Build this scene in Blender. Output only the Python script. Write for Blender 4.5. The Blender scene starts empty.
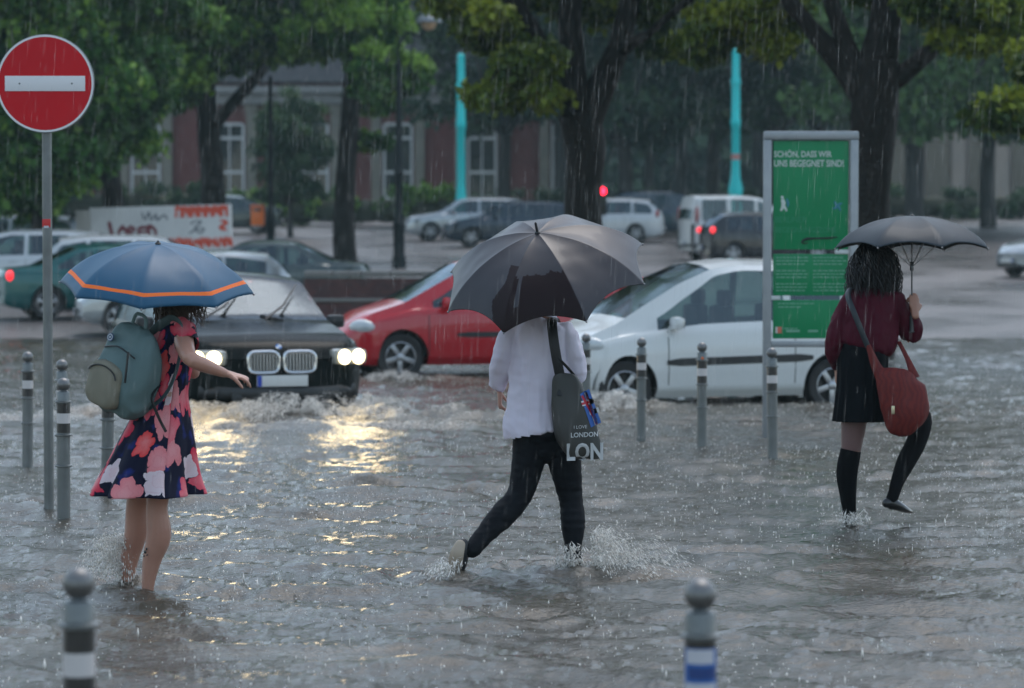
import bpy, bmesh, math, random
import numpy as np
from mathutils import Vector, Matrix, noise as mnoise
R = math.radians
rnd = random.Random(11)
nrs = np.random.RandomState(5)

# ---------------------------------------------------------------- camera, sky, sun, exposure
sc = bpy.context.scene
col = sc.collection
CAMZ, F = 1.72, 100 / 36 * 1024
PITCH = math.atan((344 - 240) / F)
cd = bpy.data.cameras.new('camera'); cam = bpy.data.objects.new('camera', cd); col.objects.link(cam)
cd.lens = 100; cd.sensor_width = 36; cd.clip_end = 3000; cd.clip_start = 0.1
cam.location = (0, 0, CAMZ); cam.rotation_euler = (R(90) - PITCH, 0, 0)
cd.dof.use_dof = True; cd.dof.focus_distance = 15.2; cd.dof.aperture_fstop = 3.0
sc.camera = cam
w = bpy.data.worlds.new('World'); sc.world = w; w.use_nodes = True
wn = w.node_tree; sky = wn.nodes.new('ShaderNodeTexSky'); sky.sky_type = 'NISHITA'
SUN_EL, SUN_ROT = 66, 25
sky.sun_disc = False; sky.sun_elevation = R(SUN_EL); sky.sun_rotation = R(SUN_ROT); sky.air_density = 1.0; sky.dust_density = 1.5; sky.ozone_density = 1.0
hsv = wn.nodes.new('ShaderNodeHueSaturation'); hsv.inputs['Saturation'].default_value = 0.74; hsv.inputs['Hue'].default_value = 0.482
wn.links.new(sky.outputs[0], hsv.inputs['Color'])
wn.links.new(hsv.outputs[0], wn.nodes['Background'].inputs[0])
wn.nodes['Background'].inputs[1].default_value = 0.15
ld = bpy.data.lights.new('sun', 'SUN'); ld.energy = 0.5; ld.angle = R(30); ld.color = (1.0, 0.97, 0.92)
lo = bpy.data.objects.new('sun', ld); col.objects.link(lo); lo.location = (0, 0, 40)
# Nishita rotation is measured from +Y towards +X
_az = R(SUN_ROT); _el = R(SUN_EL)
_d = Vector((math.sin(_az) * math.cos(_el), math.cos(_az) * math.cos(_el), math.sin(_el)))
lo.rotation_euler = _d.to_track_quat('Z', 'Y').to_euler()
sc.view_settings.view_transform = 'Standard'; sc.view_settings.look = 'None'
sc.view_settings.gamma = 1; sc.view_settings.exposure = 0.88
sc.cycles.use_denoising = True
sc.cycles.max_bounces = 8; sc.cycles.transparent_max_bounces = 12; sc.cycles.volume_bounces = 1
sc.cycles.caustics_reflective = False; sc.cycles.caustics_refractive = False
sc.cycles.sample_clamp_indirect = 4

GZ = -0.12                                   # street level under the flood
def ground_z(y):
    if y < 44: return GZ
    if y < 50: return GZ + 0.12 * (y - 44) / 6
    return 0.034 * (min(y, 160) - 50)
def D_of(v):                                  # distance whose ground lies on image row v
    d = 4892 / (v - 240) if v > 330 else 9726 / (v - 143.3)
    return d
def P(u, v, D):                               # photo measurement at distance D -> world point
    c, s = math.cos(PITCH), math.sin(PITCH)
    a, b = (u - 512) / F, (344 - v) / F
    x, y, z = a, c + b * s, -s + b * c
    k = D / y
    return Vector((x * k, D, CAMZ + z * k))

# ---------------------------------------------------------------- materials
MAT = {}
def mat(name, color=(.5, .5, .5), rough=.5, metal=0, spec=.5, coat=0, emit=None, estr=0, noise=None, bump=None, trans=0):
    if name in MAT: return MAT[name]
    m = bpy.data.materials.new(name); m.use_nodes = True; MAT[name] = m
    nt = m.node_tree; b = nt.nodes['Principled BSDF']
    b.inputs['Base Color'].default_value = (*color, 1); b.inputs['Roughness'].default_value = rough
    b.inputs['Metallic'].default_value = metal; b.inputs['Specular IOR Level'].default_value = spec
    b.inputs['Coat Weight'].default_value = coat; b.inputs['Coat Roughness'].default_value = .08
    if emit: b.inputs['Emission Color'].default_value = (*emit, 1); b.inputs['Emission Strength'].default_value = estr
    if noise:                                 # (scale, amount, second colour)
        tc = nt.nodes.new('ShaderNodeTexCoord'); n = nt.nodes.new('ShaderNodeTexNoise'); n.inputs['Scale'].default_value = noise[0]; n.inputs['Detail'].default_value = 6
        nt.links.new(tc.outputs['Object'], n.inputs['Vector'])
        rp = nt.nodes.new('ShaderNodeValToRGB'); rp.color_ramp.elements[0].position = .5 - noise[1] / 2; rp.color_ramp.elements[1].position = .5 + noise[1] / 2
        rp.color_ramp.elements[0].color = (*color, 1); rp.color_ramp.elements[1].color = (*noise[2], 1)
        nt.links.new(n.outputs['Fac'], rp.inputs[0]); nt.links.new(rp.outputs[0], b.inputs['Base Color'])
    if bump:                                  # (scale, strength, distance)
        tc = nt.nodes.new('ShaderNodeTexCoord'); n = nt.nodes.new('ShaderNodeTexNoise'); n.inputs['Scale'].default_value = bump[0]; n.inputs['Detail'].default_value = 4
        nt.links.new(tc.outputs['Object'], n.inputs['Vector'])
        bp = nt.nodes.new('ShaderNodeBump'); bp.inputs['Strength'].default_value = bump[1]; bp.inputs['Distance'].default_value = bump[2]
        nt.links.new(n.outputs['Fac'], bp.inputs['Height']); nt.links.new(bp.outputs[0], b.inputs['Normal'])
    return m
def glass_mat(name, tint, refl=.12):
    if name in MAT: return MAT[name]
    m = bpy.data.materials.new(name); m.use_nodes = True; MAT[name] = m; nt = m.node_tree
    nt.nodes.remove(nt.nodes['Principled BSDF']); out = nt.nodes['Material Output']
    t = nt.nodes.new('ShaderNodeBsdfTransparent'); t.inputs[0].default_value = (*tint, 1)
    g = nt.nodes.new('ShaderNodeBsdfGlossy'); g.inputs['Roughness'].default_value = .06; g.inputs[0].default_value = (.60, .70, .80, 1)
    lw = nt.nodes.new('ShaderNodeFresnel'); lw.inputs[0].default_value = 1.55
    ad = nt.nodes.new('ShaderNodeMath'); ad.operation = 'ADD'; ad.inputs[1].default_value = refl; ad.use_clamp = True
    tc = nt.nodes.new('ShaderNodeTexCoord'); n = nt.nodes.new('ShaderNodeTexNoise'); n.inputs['Scale'].default_value = 45; nt.links.new(tc.outputs['Object'], n.inputs['Vector'])
    bp = nt.nodes.new('ShaderNodeBump'); bp.inputs['Strength'].default_value = .25; bp.inputs['Distance'].default_value = .004
    nt.links.new(n.outputs['Fac'], bp.inputs['Height']); nt.links.new(bp.outputs[0], g.inputs['Normal'])
    mx = nt.nodes.new('ShaderNodeMixShader'); nt.links.new(lw.outputs[0], ad.inputs[0]); nt.links.new(ad.outputs[0], mx.inputs[0])
    nt.links.new(t.outputs[0], mx.inputs[1]); nt.links.new(g.outputs[0], mx.inputs[2]); nt.links.new(mx.outputs[0], out.inputs[0])
    return m
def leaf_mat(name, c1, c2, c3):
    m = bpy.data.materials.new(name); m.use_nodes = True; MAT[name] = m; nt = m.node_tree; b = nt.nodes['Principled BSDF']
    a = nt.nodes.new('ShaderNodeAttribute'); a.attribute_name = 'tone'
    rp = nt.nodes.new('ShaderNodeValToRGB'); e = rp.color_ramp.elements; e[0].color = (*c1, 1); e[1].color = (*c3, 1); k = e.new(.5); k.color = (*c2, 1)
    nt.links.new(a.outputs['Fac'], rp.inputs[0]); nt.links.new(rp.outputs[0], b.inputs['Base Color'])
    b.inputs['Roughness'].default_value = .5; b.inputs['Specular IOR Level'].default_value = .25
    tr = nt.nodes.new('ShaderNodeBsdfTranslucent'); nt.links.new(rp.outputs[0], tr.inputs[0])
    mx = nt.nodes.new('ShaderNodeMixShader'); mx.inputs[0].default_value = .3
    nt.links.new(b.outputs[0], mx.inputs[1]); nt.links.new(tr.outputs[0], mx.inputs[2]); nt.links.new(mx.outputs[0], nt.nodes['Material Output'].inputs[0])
    return m

# ---------------------------------------------------------------- mesh helpers
def crom(pts, k):                             # Catmull-Rom resample
    p = np.asarray(pts, float)
    if k <= 1 or len(p) < 3: return p
    out = []
    for i in range(len(p) - 1):
        a, b, c, d = p[max(i - 1, 0)], p[i], p[i + 1], p[min(i + 2, len(p) - 1)]
        for j in range(k):
            t = j / k
            out.append(.5 * ((2 * b) + (c - a) * t + (2 * a - 5 * b + 4 * c - d) * t * t + (3 * b - a - 3 * c + d) * t ** 3))
    out.append(p[-1]); return np.array(out)
class MB:
    def __init__(s): s.v = []; s.f = []; s.m = []; s.uv = {}
    def add(s, verts, faces, mi=0, M=None):
        o = len(s.v)
        for p in verts:
            p = Vector(p)
            s.v.append(M @ p if M is not None else p)
        for f in faces: s.f.append([o + i for i in f]); s.m.append(mi)
        return o
    def box(s, c, d, mi=0, M=None, bev=0):
        x, y, z = c; a, b, h = d[0] / 2, d[1] / 2, d[2] / 2
        if bev <= 0:
            V = [(x + i * a, y + j * b, z + k * h) for k in (-1, 1) for j in (-1, 1) for i in (-1, 1)]
            s.add(V, [(0, 2, 3, 1), (4, 5, 7, 6), (0, 1, 5, 4), (2, 6, 7, 3), (0, 4, 6, 2), (1, 3, 7, 5)], mi, M); return
        bm = bmesh.new(); bmesh.ops.create_cube(bm, size=1)
        for vv in bm.verts: vv.co = Vector((x + vv.co.x * d[0], y + vv.co.y * d[1], z + vv.co.z * d[2]))
        bmesh.ops.bevel(bm, geom=bm.edges[:], offset=bev, segments=2, affect='EDGES', profile=.6)
        bm.verts.index_update(); s.add([v.co.copy() for v in bm.verts], [[v.index for v in f.verts] for f in bm.faces], mi, M); bm.free()
    def tube(s, pts, rad, n=10, k=1, mi=0, M=None, side=None, caps=True, round_=False):
        P_ = np.asarray([tuple(p) for p in pts], float); Rr = np.asarray([(r, r) if np.isscalar(r) else tuple(r) for r in (rad if not np.isscalar(rad) else [rad] * len(P_))], float)
        if k > 1: P_ = crom(P_, k); Rr = np.maximum(crom(Rr, k), 1e-4)
        if round_:                            # hemispherical ends
            def cap(p, q, r):
                d = (p - q) / (np.linalg.norm(p - q) + 1e-9); return [(p + d * max(r) * math.sin(a), r * math.cos(a)) for a in (R(30), R(60), R(85))]
            a = cap(P_[0], P_[1], Rr[0])[::-1]; b = cap(P_[-1], P_[-2], Rr[-1])
            P_ = np.vstack([[q[0] for q in a], P_, [q[0] for q in b]]); Rr = np.vstack([[q[1] for q in a], Rr, [q[1] for q in b]])
        N = len(P_); T = np.gradient(P_, axis=0); T /= (np.linalg.norm(T, axis=1)[:, None] + 1e-9)
        sd = np.array(side if side is not None else ((1, 0, 0) if abs(T[0][0]) < .9 else (0, 1, 0)), float)
        V = []
        for i in range(N):
            sd = sd - T[i] * sd.dot(T[i]); sd /= (np.linalg.norm(sd) + 1e-9); up = np.cross(T[i], sd)
            for j in range(n):
                a = 2 * math.pi * j / n; V.append(P_[i] + sd * math.cos(a) * Rr[i][0] + up * math.sin(a) * Rr[i][1])
        Fc = [(i * n + j, i * n + (j + 1) % n, (i + 1) * n + (j + 1) % n, (i + 1) * n + j) for i in range(N - 1) for j in range(n)]
        if caps: Fc += [tuple(range(n))[::-1], tuple((N - 1) * n + j for j in range(n))]
        return s.add(V, Fc, mi, M)
    def lathe(s, prof, n=20, mi=0, M=None, caps=True):      # prof [(r,z)]
        V = [(r * math.cos(2 * math.pi * j / n), r * math.sin(2 * math.pi * j / n), z) for r, z in prof for j in range(n)]
        Fc = [(i * n + j, i * n + (j + 1) % n, (i + 1) * n + (j + 1) % n, (i + 1) * n + j) for i in range(len(prof) - 1) for j in range(n)]
        if caps: Fc += [tuple(range(n))[::-1], tuple((len(prof) - 1) * n + j for j in range(n))]
        s.add(V, Fc, mi, M)
    def ball(s, c, r, nu=14, nv=9, mi=0, M=None):
        c = Vector(c); r = (r, r, r) if np.isscalar(r) else r
        V = [(c.x, c.y, c.z + r[2])] + [(c.x + r[0] * math.sin(math.pi * i / nv) * math.cos(2 * math.pi * j / nu), c.y + r[1] * math.sin(math.pi * i / nv) * math.sin(2 * math.pi * j / nu), c.z + r[2] * math.cos(math.pi * i / nv)) for i in range(1, nv) for j in range(nu)] + [(c.x, c.y, c.z - r[2])]
        Fc = [(0, 1 + j, 1 + (j + 1) % nu) for j in range(nu)]
        for i in range(nv - 2):
            for j in range(nu): Fc.append((1 + i * nu + j, 1 + (i + 1) * nu + j, 1 + (i + 1) * nu + (j + 1) % nu, 1 + i * nu + (j + 1) % nu))
        L = len(V) - 1; Fc += [(L, 1 + (nv - 2) * nu + (j + 1) % nu, 1 + (nv - 2) * nu + j) for j in range(nu)]
        s.add(V, Fc, mi, M)
    def prism(s, poly, y0, y1, mi=0, M=None):  # poly in x,z extruded along y
        n = len(poly); V = [(x, y0, z) for x, z in poly] + [(x, y1, z) for x, z in poly]
        s.add(V, [tuple(range(n)), tuple(range(2 * n - 1, n - 1, -1))] + [(i, i + n, (i + 1) % n + n, (i + 1) % n) for i in range(n)], mi, M)
    def build(s, name, mats, parent=None, smooth=True, loc=None, fix=True):
        me = bpy.data.meshes.new(name); me.from_pydata([tuple(v) for v in s.v], [], s.f)
        for m in (mats if isinstance(mats, (list, tuple)) else [mats]): me.materials.append(m)
        me.polygons.foreach_set('material_index', s.m)
        if fix and len(s.f) < 60000:
            bm = bmesh.new(); bm.from_mesh(me); bmesh.ops.recalc_face_normals(bm, faces=bm.faces[:]); bm.to_mesh(me); bm.free()
        if smooth:
            me.polygons.foreach_set('use_smooth', [True] * len(me.polygons))
            if smooth != 'all': me.set_sharp_from_angle(angle=R(38))
        me.update()
        o = bpy.data.objects.new(name, me); col.objects.link(o)
        if parent: o.parent = parent
        if loc is not None: o.location = loc
        return o
def tag(o, label=None, cat=None, group=None, kind=None):
    for k, v in (('label', label), ('category', cat), ('group', group), ('kind', kind)):
        if v: o[k] = v
    return o
def thing(name, label, cat, loc=(0, 0, 0), rz=0, group=None):
    o = bpy.data.objects.new(name, None); col.objects.link(o); o.location = loc; o.rotation_euler = (0, 0, rz)
    o.empty_display_size = .2
    return tag(o, label, cat, group)
def copy_tree(o, parent=None):
    c = o.copy(); col.objects.link(c)
    if parent: c.parent = parent
    for ch in o.children: copy_tree(ch, c)
    return c
def remesh(o, voxel, it=3, fac=.5):
    m = o.modifiers.new('r', 'REMESH'); m.mode = 'VOXEL'; m.voxel_size = voxel; m.use_smooth_shade = True
    if it: q = o.modifiers.new('s', 'SMOOTH'); q.iterations = it; q.factor = fac
    dg = bpy.context.evaluated_depsgraph_get(); dg.update()
    me = bpy.data.meshes.new_from_object(o.evaluated_get(dg)); o.modifiers.clear(); old = o.data; mats = list(old.materials)
    o.data = me; me.name = o.name; me.materials.clear()
    for q in mats: me.materials.append(q)
    me.polygons.foreach_set('use_smooth', [True] * len(me.polygons)); me.update(); bpy.data.meshes.remove(old); return o
def wrinkle(o, amp, sc3, seed=0, where=None):    # cloth folds as real displacement
    me = o.data; n = len(me.vertices); co = np.empty(n * 3); me.vertices.foreach_get('co', co); co = co.reshape(-1, 3)
    no = np.empty(n * 3); me.vertices.foreach_get('normal', no); no = no.reshape(-1, 3)
    for i in range(n):
        p = Vector((co[i][0] * sc3[0] + seed, co[i][1] * sc3[1], co[i][2] * sc3[2]))
        h = (1 - abs(mnoise.noise(p)) * 2.4) * .6 + mnoise.noise(p * 2.3) * .4
        k = where(co[i]) if where else 1
        co[i] += no[i] * amp * h * k
    me.vertices.foreach_set('co', co.ravel()); me.update(); return o
def text_into(mb, body, size, M, mi=0, align='LEFT', ext=.0015, bold=0.0):
    c = bpy.data.curves.new('t', 'FONT'); c.body = body; c.size = size; c.extrude = ext; c.align_x = align; c.offset = bold; c.resolution_u = 3
    o = bpy.data.objects.new('t', c); col.objects.link(o)
    dg = bpy.context.evaluated_depsgraph_get(); dg.update()
    me = bpy.data.meshes.new_from_object(o.evaluated_get(dg))
    mb.add([v.co.copy() for v in me.vertices], [list(p.vertices) for p in me.polygons], mi, M)
    bpy.data.objects.remove(o); bpy.data.curves.remove(c); bpy.data.meshes.remove(me)
FACE = Matrix.Rotation(R(90), 4, 'X')          # text in x,z plane facing -y
# ================================================================ GROUND AND WATER
def ground():
    ys = [-60, 0, 20, 44, 46, 48, 50] + list(range(54, 162, 6)) + [162, 200, 300]
    xs = [-200, -140, -80, -40, -20, -10, 0, 10, 20, 40, 80, 140, 200]
    mb = MB(); V = [(x, y, ground_z(y) - (0 if y < 50 else 0)) for y in ys for x in xs]; n = len(xs)
    mb.add(V, [(i * n + j, i * n + j + 1, (i + 1) * n + j + 1, (i + 1) * n + j) for i in range(len(ys) - 1) for j in range(n - 1)])
    m = mat('wet_paving', (.065, .06, .06), .3, spec=.6); nt = m.node_tree; b = nt.nodes['Principled BSDF']
    tc = nt.nodes.new('ShaderNodeTexCoord'); n1 = nt.nodes.new('ShaderNodeTexNoise'); n1.inputs['Scale'].default_value = .35; n1.inputs['Detail'].default_value = 6
    mp = nt.nodes.new('ShaderNodeMapping'); mp.inputs['Scale'].default_value = (.8, .5, 1)
    nt.links.new(tc.outputs['Object'], mp.inputs[0]); nt.links.new(mp.outputs[0], n1.inputs['Vector'])
    r = nt.nodes.new('ShaderNodeValToRGB'); r.color_ramp.elements[0].position = .35; r.color_ramp.elements[1].position = .65
    r.color_ramp.elements[0].color = (.13, .12, .119, 1); r.color_ramp.elements[1].color = (.19, .172, .17, 1)
    nt.links.new(n1.outputs['Fac'], r.inputs[0])
    br = nt.nodes.new('ShaderNodeTexBrick'); br.inputs['Scale'].default_value = 1.6; br.inputs['Mortar Size'].default_value = .03
    br.inputs['Color1'].default_value = (1, 1, 1, 1); br.inputs['Color2'].default_value = (.8, .78, .78, 1); br.inputs['Mortar'].default_value = (.35, .35, .35, 1)
    nt.links.new(tc.outputs['Object'], br.inputs['Vector'])
    mu = nt.nodes.new('ShaderNodeMixRGB'); mu.blend_type = 'MULTIPLY'; mu.inputs[0].default_value = 1
    nt.links.new(r.outputs[0], mu.inputs[1]); nt.links.new(br.outputs[0], mu.inputs[2]); nt.links.new(mu.outputs[0], b.inputs['Base Color'])
    n2 = nt.nodes.new('ShaderNodeTexNoise'); n2.inputs['Scale'].default_value = 9; nt.links.new(tc.outputs['Object'], n2.inputs['Vector'])
    rr = nt.nodes.new('ShaderNodeMapRange'); rr.inputs[1].default_value = .35; rr.inputs[2].default_value = .65; rr.inputs[3].default_value = .22; rr.inputs[4].default_value = .5
    nt.links.new(n1.outputs['Fac'], rr.inputs[0]); nt.links.new(rr.outputs[0], b.inputs['Roughness'])
    bp = nt.nodes.new('ShaderNodeBump'); bp.inputs['Strength'].default_value = .6; bp.inputs['Distance'].default_value = .02
    nt.links.new(n2.outputs['Fac'], bp.inputs['Height']); nt.links.new(bp.outputs[0], b.inputs['Normal'])
    tag(mb.build('ground', m, smooth=False), kind='structure')
ground()

FEET = [(P(150, 587, 14.1).x, 14.1, .26, 1.1), (P(128, 584, 14.3).x, 14.3, .22, 1.0), (P(573, 568, 14.9).x, 14.9, .3, 1.1), (P(458, 578, 14.6).x, 14.6, .26, 1.0), (P(850, 525, 17.2).x, 17.2, .2, .8)]
CARFOAM = []                                   # (x, y, halfx, halfy, height, foam)
def smoothstep(a, b, x):
    t = np.clip((x - a) / (b - a), 0, 1); return t * t * (3 - 2 * t)
def gridnoise(X, Y, sx, sy, seed, oct=3):      # value noise on arrays
    rs = np.random.RandomState(seed); T = rs.rand(256, 256); out = 0; amp = 1; tot = 0
    for o in range(oct):
        x = X * sx * 2 ** o + 17.3 * o; y = Y * sy * 2 ** o + 9.1 * o
        xi = np.floor(x).astype(int); yi = np.floor(y).astype(int); fx = x - xi; fy = y - yi
        fx = fx * fx * (3 - 2 * fx); fy = fy * fy * (3 - 2 * fy)
        g = lambda a, b: T[(xi + a) % 256, (yi + b) % 256]
        out = out + amp * ((g(0, 0) * (1 - fx) + g(1, 0) * fx) * (1 - fy) + (g(0, 1) * (1 - fx) + g(1, 1) * fx) * fy); tot += amp; amp *= .55
    return out / tot
def water_height(X, Y):
    rs = np.random.RandomState(3); h = np.zeros_like(X)
    wx = (gridnoise(X, Y, .9, .9, 21) - .5) * .5; wy = (gridnoise(X, Y, .9, .9, 22) - .5) * .5
    for i in range(56):
        lam = math.exp(rs.uniform(math.log(.06), math.log(1.1))); th = rs.normal(R(88), R(26)); k = 2 * math.pi / lam
        a = .0060 * lam ** .9 * rs.uniform(.5, 1.3)
        ph = k * (math.cos(th) * (X + wx) + math.sin(th) * (Y + wy)) + rs.uniform(0, 6.28)
        h += a * (1 - 2 * np.abs(np.sin(ph / 2))) if i % 3 == 0 else a * np.sin(ph)
    h *= .25 + 1.6 * gridnoise(X, Y, .45, .6, 23)
    h += (gridnoise(X, Y, 7, 13, 24, 3) - .5) * .015
    h += (gridnoise(X, Y, 2.2, 3.5, 26, 2) - .5) * .012
    return h
def water():
    N, Mx = 760, 640
    ys = np.concatenate([[-30, -10, 0, 3], 5.2 * (51.5 / 5.2) ** (np.arange(N) / (N - 1))])
    t = np.linspace(-1, 1, Mx); t = np.concatenate([[-12, -6, -3, -2, -1.5, -1.2], t, [1.2, 1.5, 2, 3, 6, 12]])
    Y = ys[:, None] + 0 * t[None, :]; X = t[None, :] * (.215 * np.maximum(Y, 5) + 1.2)
    H = water_height(X, Y); foam_glint = np.zeros_like(H)
    fade = np.where((np.abs(t)[None, :] > 1.01) | (Y < 5), 0, 1) * (1 - smoothstep(47, 51, Y)); H *= fade
    # raindrop rings
    rs = np.random.RandomState(8)
    for q in range(5200):
        cy = 5.5 + 34 * rs.rand() ** 1.5; cx = rs.uniform(-1, 1) * (.2 * cy + .5); r0 = rs.uniform(.02, .13); am = rs.uniform(.002, .006) * (.05 / r0) ** .4
        i0, i1 = np.searchsorted(ys, [cy - r0 - .06, cy + r0 + .06]); tt = (.215 * cy + 1.2)
        j0, j1 = np.searchsorted(t, [(cx - r0 - .08) / tt, (cx + r0 + .08) / tt])
        if i1 <= i0 or j1 <= j0: continue
        x = X[i0:i1, j0:j1]; y = Y[i0:i1, j0:j1]; r = np.hypot(x - cx, y - cy)
        H[i0:i1, j0:j1] += am * np.cos((r - r0) / .014) * np.exp(-((r - r0) / .022) ** 2)
    # wakes at the feet
    for fx, fy, r0, st in FEET:
        r = np.hypot(X - fx, Y - fy); H += st * .016 * np.exp(-(r / (r0 * 2.4)) ** 2) * np.cos(r / .035) + st * .02 * np.exp(-((r - .09) / .05) ** 2)
        foam_glint = np.maximum(foam_glint, .75 * st * np.exp(-(r / r0) ** 2) * smoothstep(.42, .7, gridnoise(X, Y, 14, 14, 40)))
    for cx, cy, hx, hy, hh, fo, slope in CARFOAM:
        yy = Y - cy - slope * (X - cx); e = np.exp(-(yy / hy) ** 2) * np.exp(-((X - cx) / hx) ** 4)
        nz = gridnoise(X, Y, 3.5, 3.5, 50); nf = gridnoise(X, Y, 9, 9, 51)
        H += e * hh * (.35 + 1.3 * nz) + e * (nf - .5) * .07
        foam_glint = np.maximum(foam_glint, fo * e * smoothstep(.30, .52, nf * .5 + nz * .5))
    # thin froth-coloured streaks: warm glints painted into the flood's colour
    s = gridnoise(X, Y, 1.1, 3.2, 60, 4); foam_glint = np.maximum(foam_glint, .22 * smoothstep(.68, .82, s) * fade)
    n0, n1 = X.shape; V = np.stack([X, Y, H], -1).reshape(-1, 3)
    me = bpy.data.meshes.new('flood_water'); idx = np.arange(n0 * n1).reshape(n0, n1)
    Fq = np.stack([idx[:-1, :-1], idx[:-1, 1:], idx[1:, 1:], idx[1:, :-1]], -1).reshape(-1, 4)
    me.vertices.add(len(V)); me.vertices.foreach_set('co', V.ravel()); me.loops.add(Fq.size); me.loops.foreach_set('vertex_index', Fq.ravel())
    me.polygons.add(len(Fq)); me.polygons.foreach_set('loop_start', np.arange(0, Fq.size, 4)); me.update(calc_edges=True)
    me.polygons.foreach_set('use_smooth', [True] * len(Fq))
    at = me.attributes.new('foam_glint', 'FLOAT', 'POINT'); at.data.foreach_set('value', foam_glint.ravel().astype(np.float32)); me.validate()
    m = mat('muddy_water', (.06, .056, .05), .07); nt = m.node_tree; b = nt.nodes['Principled BSDF']; b.inputs['IOR'].default_value = 1.36
    tc = nt.nodes.new('ShaderNodeTexCoord'); n1 = nt.nodes.new('ShaderNodeTexNoise'); n1.inputs['Scale'].default_value = 26; n1.inputs['Detail'].default_value = 5; n1.inputs['Roughness'].default_value = .62
    nt.links.new(tc.outputs['Object'], n1.inputs['Vector'])
    bp = nt.nodes.new('ShaderNodeBump'); bp.inputs['Strength'].default_value = 1; bp.inputs['Distance'].default_value = .010
    nt.links.new(n1.outputs['Fac'], bp.inputs['Height']); nt.links.new(bp.outputs[0], b.inputs['Normal'])
    a = nt.nodes.new('ShaderNodeAttribute'); a.attribute_name = 'foam_glint'
    n2 = nt.nodes.new('ShaderNodeTexNoise'); n2.inputs['Scale'].default_value = 38; n2.inputs['Detail'].default_value = 4; nt.links.new(tc.outputs['Object'], n2.inputs['Vector'])
    mr = nt.nodes.new('ShaderNodeMapRange'); mr.inputs[1].default_value = .38; mr.inputs[2].default_value = .62; nt.links.new(n2.outputs['Fac'], mr.inputs[0])
    mu = nt.nodes.new('ShaderNodeMath'); mu.operation = 'MULTIPLY'; nt.links.new(a.outputs['Fac'], mu.inputs[0]); nt.links.new(mr.outputs[0], mu.inputs[1])
    n3 = nt.nodes.new('ShaderNodeTexNoise'); n3.inputs['Scale'].default_value = .8; nt.links.new(tc.outputs['Object'], n3.inputs['Vector'])
    rc = nt.nodes.new('ShaderNodeValToRGB'); rc.color_ramp.elements[0].color = (.028, .028, .024, 1); rc.color_ramp.elements[1].color = (.100, .084, .060, 1); nt.links.new(n3.outputs['Fac'], rc.inputs[0])
    mx = nt.nodes.new('ShaderNodeMixRGB'); mx.inputs[2].default_value = (.44, .41, .36, 1); nt.links.new(mu.outputs[0], mx.inputs[0]); nt.links.new(rc.outputs[0], mx.inputs[1]); nt.links.new(mx.outputs[0], b.inputs['Base Color'])
    rr = nt.nodes.new('ShaderNodeMapRange'); rr.inputs[3].default_value = .07; rr.inputs[4].default_value = .5; nt.links.new(mu.outputs[0], rr.inputs[0]); nt.links.new(rr.outputs[0], b.inputs['Roughness'])
    me.materials.append(m); o = bpy.data.objects.new('flood_water', me); col.objects.link(o); tag(o, kind='structure')

# ================================================================ BUILDINGS
brick = mat('brick_wall', (.14, .038, .035), .8, noise=(.6, .4, (.18, .052, .047)))
beige = mat('beige_render', (.27, .25, .20), .8, noise=(1.2, .5, (.20, .19, .16)))
stone = mat('pale_stone', (.28, .28, .27), .7)
white_frame = mat('white_frame', (.62, .63, .62), .5)
pane_mat = mat('dark_pane', (.03, .035, .035), .08, spec=.7)
def brick_building():
    D = 150; gz = ground_z(D); x0 = P(40, 205, D).x; x1 = P(590, 205, D).x; s = F / D; H = 6.9
    t = thing('brick_building', 'long red brick building with pale pilasters and tall white-framed windows behind the square', 'building', ((x0 + x1) / 2, D, gz - .3))
    ox = t.location.x; wallb = MB(); wallb.box((0, 6, H / 2), (x1 - x0, 12, H)); 
    cor = MB(); cor.box((0, -.25, H - .9), (x1 - x0 + .4, .5, .5), bev=.05); cor.box((0, -.4, H - .42), (x1 - x0 + .8, .8, .38), bev=.05)
    pl = MB(); pl.box((0, -.12, .3), (x1 - x0 + .1, .24, .6))
    roof = MB(); roof.prism([(-(x1 - x0) / 2 - .6, H), ((x1 - x0) / 2 + .6, H), ((x1 - x0) / 2 - 2, H + 3), (-(x1 - x0) / 2 + 2, H + 3)], -.6, 12.4)
    wallb.build('wall', brick, t); cor.build('cornice', stone, t); pl.build('plinth', stone, t); roof.build('roof', mat('grey_roof', (.13, .125, .135), .6), t)
    k = 0
    for px in range(-3, 8):
        u = 146 + 84 * px - 0
        wx = P(u + 84 * 0, 205, D).x - ox
        if wx < -(x1 - x0) / 2 + 1 or wx > (x1 - x0) / 2 - 1: continue
        fr = MB(); w_, h0, h1 = 1.45, .85, 4.7
        for a in (-w_ / 2, w_ / 2): fr.box((wx + a, -.07, (h0 + h1) / 2), (.14, .14, h1 - h0))
        for z in (h0, (h0 + h1) / 2 - .6, (h0 + h1) / 2 + 1.2, h1): fr.box((wx, -.075, z), (w_ - .14, .13, .16))
        fr.box((wx, -.07, (h0 + h1) / 2), (.07, .1, h1 - h0 - .1))
        f = fr.build('window', white_frame, t)
        pn = MB(); pn.box((wx, -.012, (h0 + h1) / 2), (w_ - .1, .03, h1 - h0 - .1)); pn.build('pane', pane_mat, f)
        sl = MB(); sl.box((wx, -.2, h0 - .2), (w_ + .5, .4, .22)); sl.build('sill', stone, f)
        for a in (-1.15, 1.15):
            q = MB(); q.box((wx + a, -.14, 2.9), (.5, .28, 5.0)); q.box((wx + a, -.17, 5.55), (.62, .34, .3)); q.build('pilaster', beige, t)
brick_building()
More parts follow.
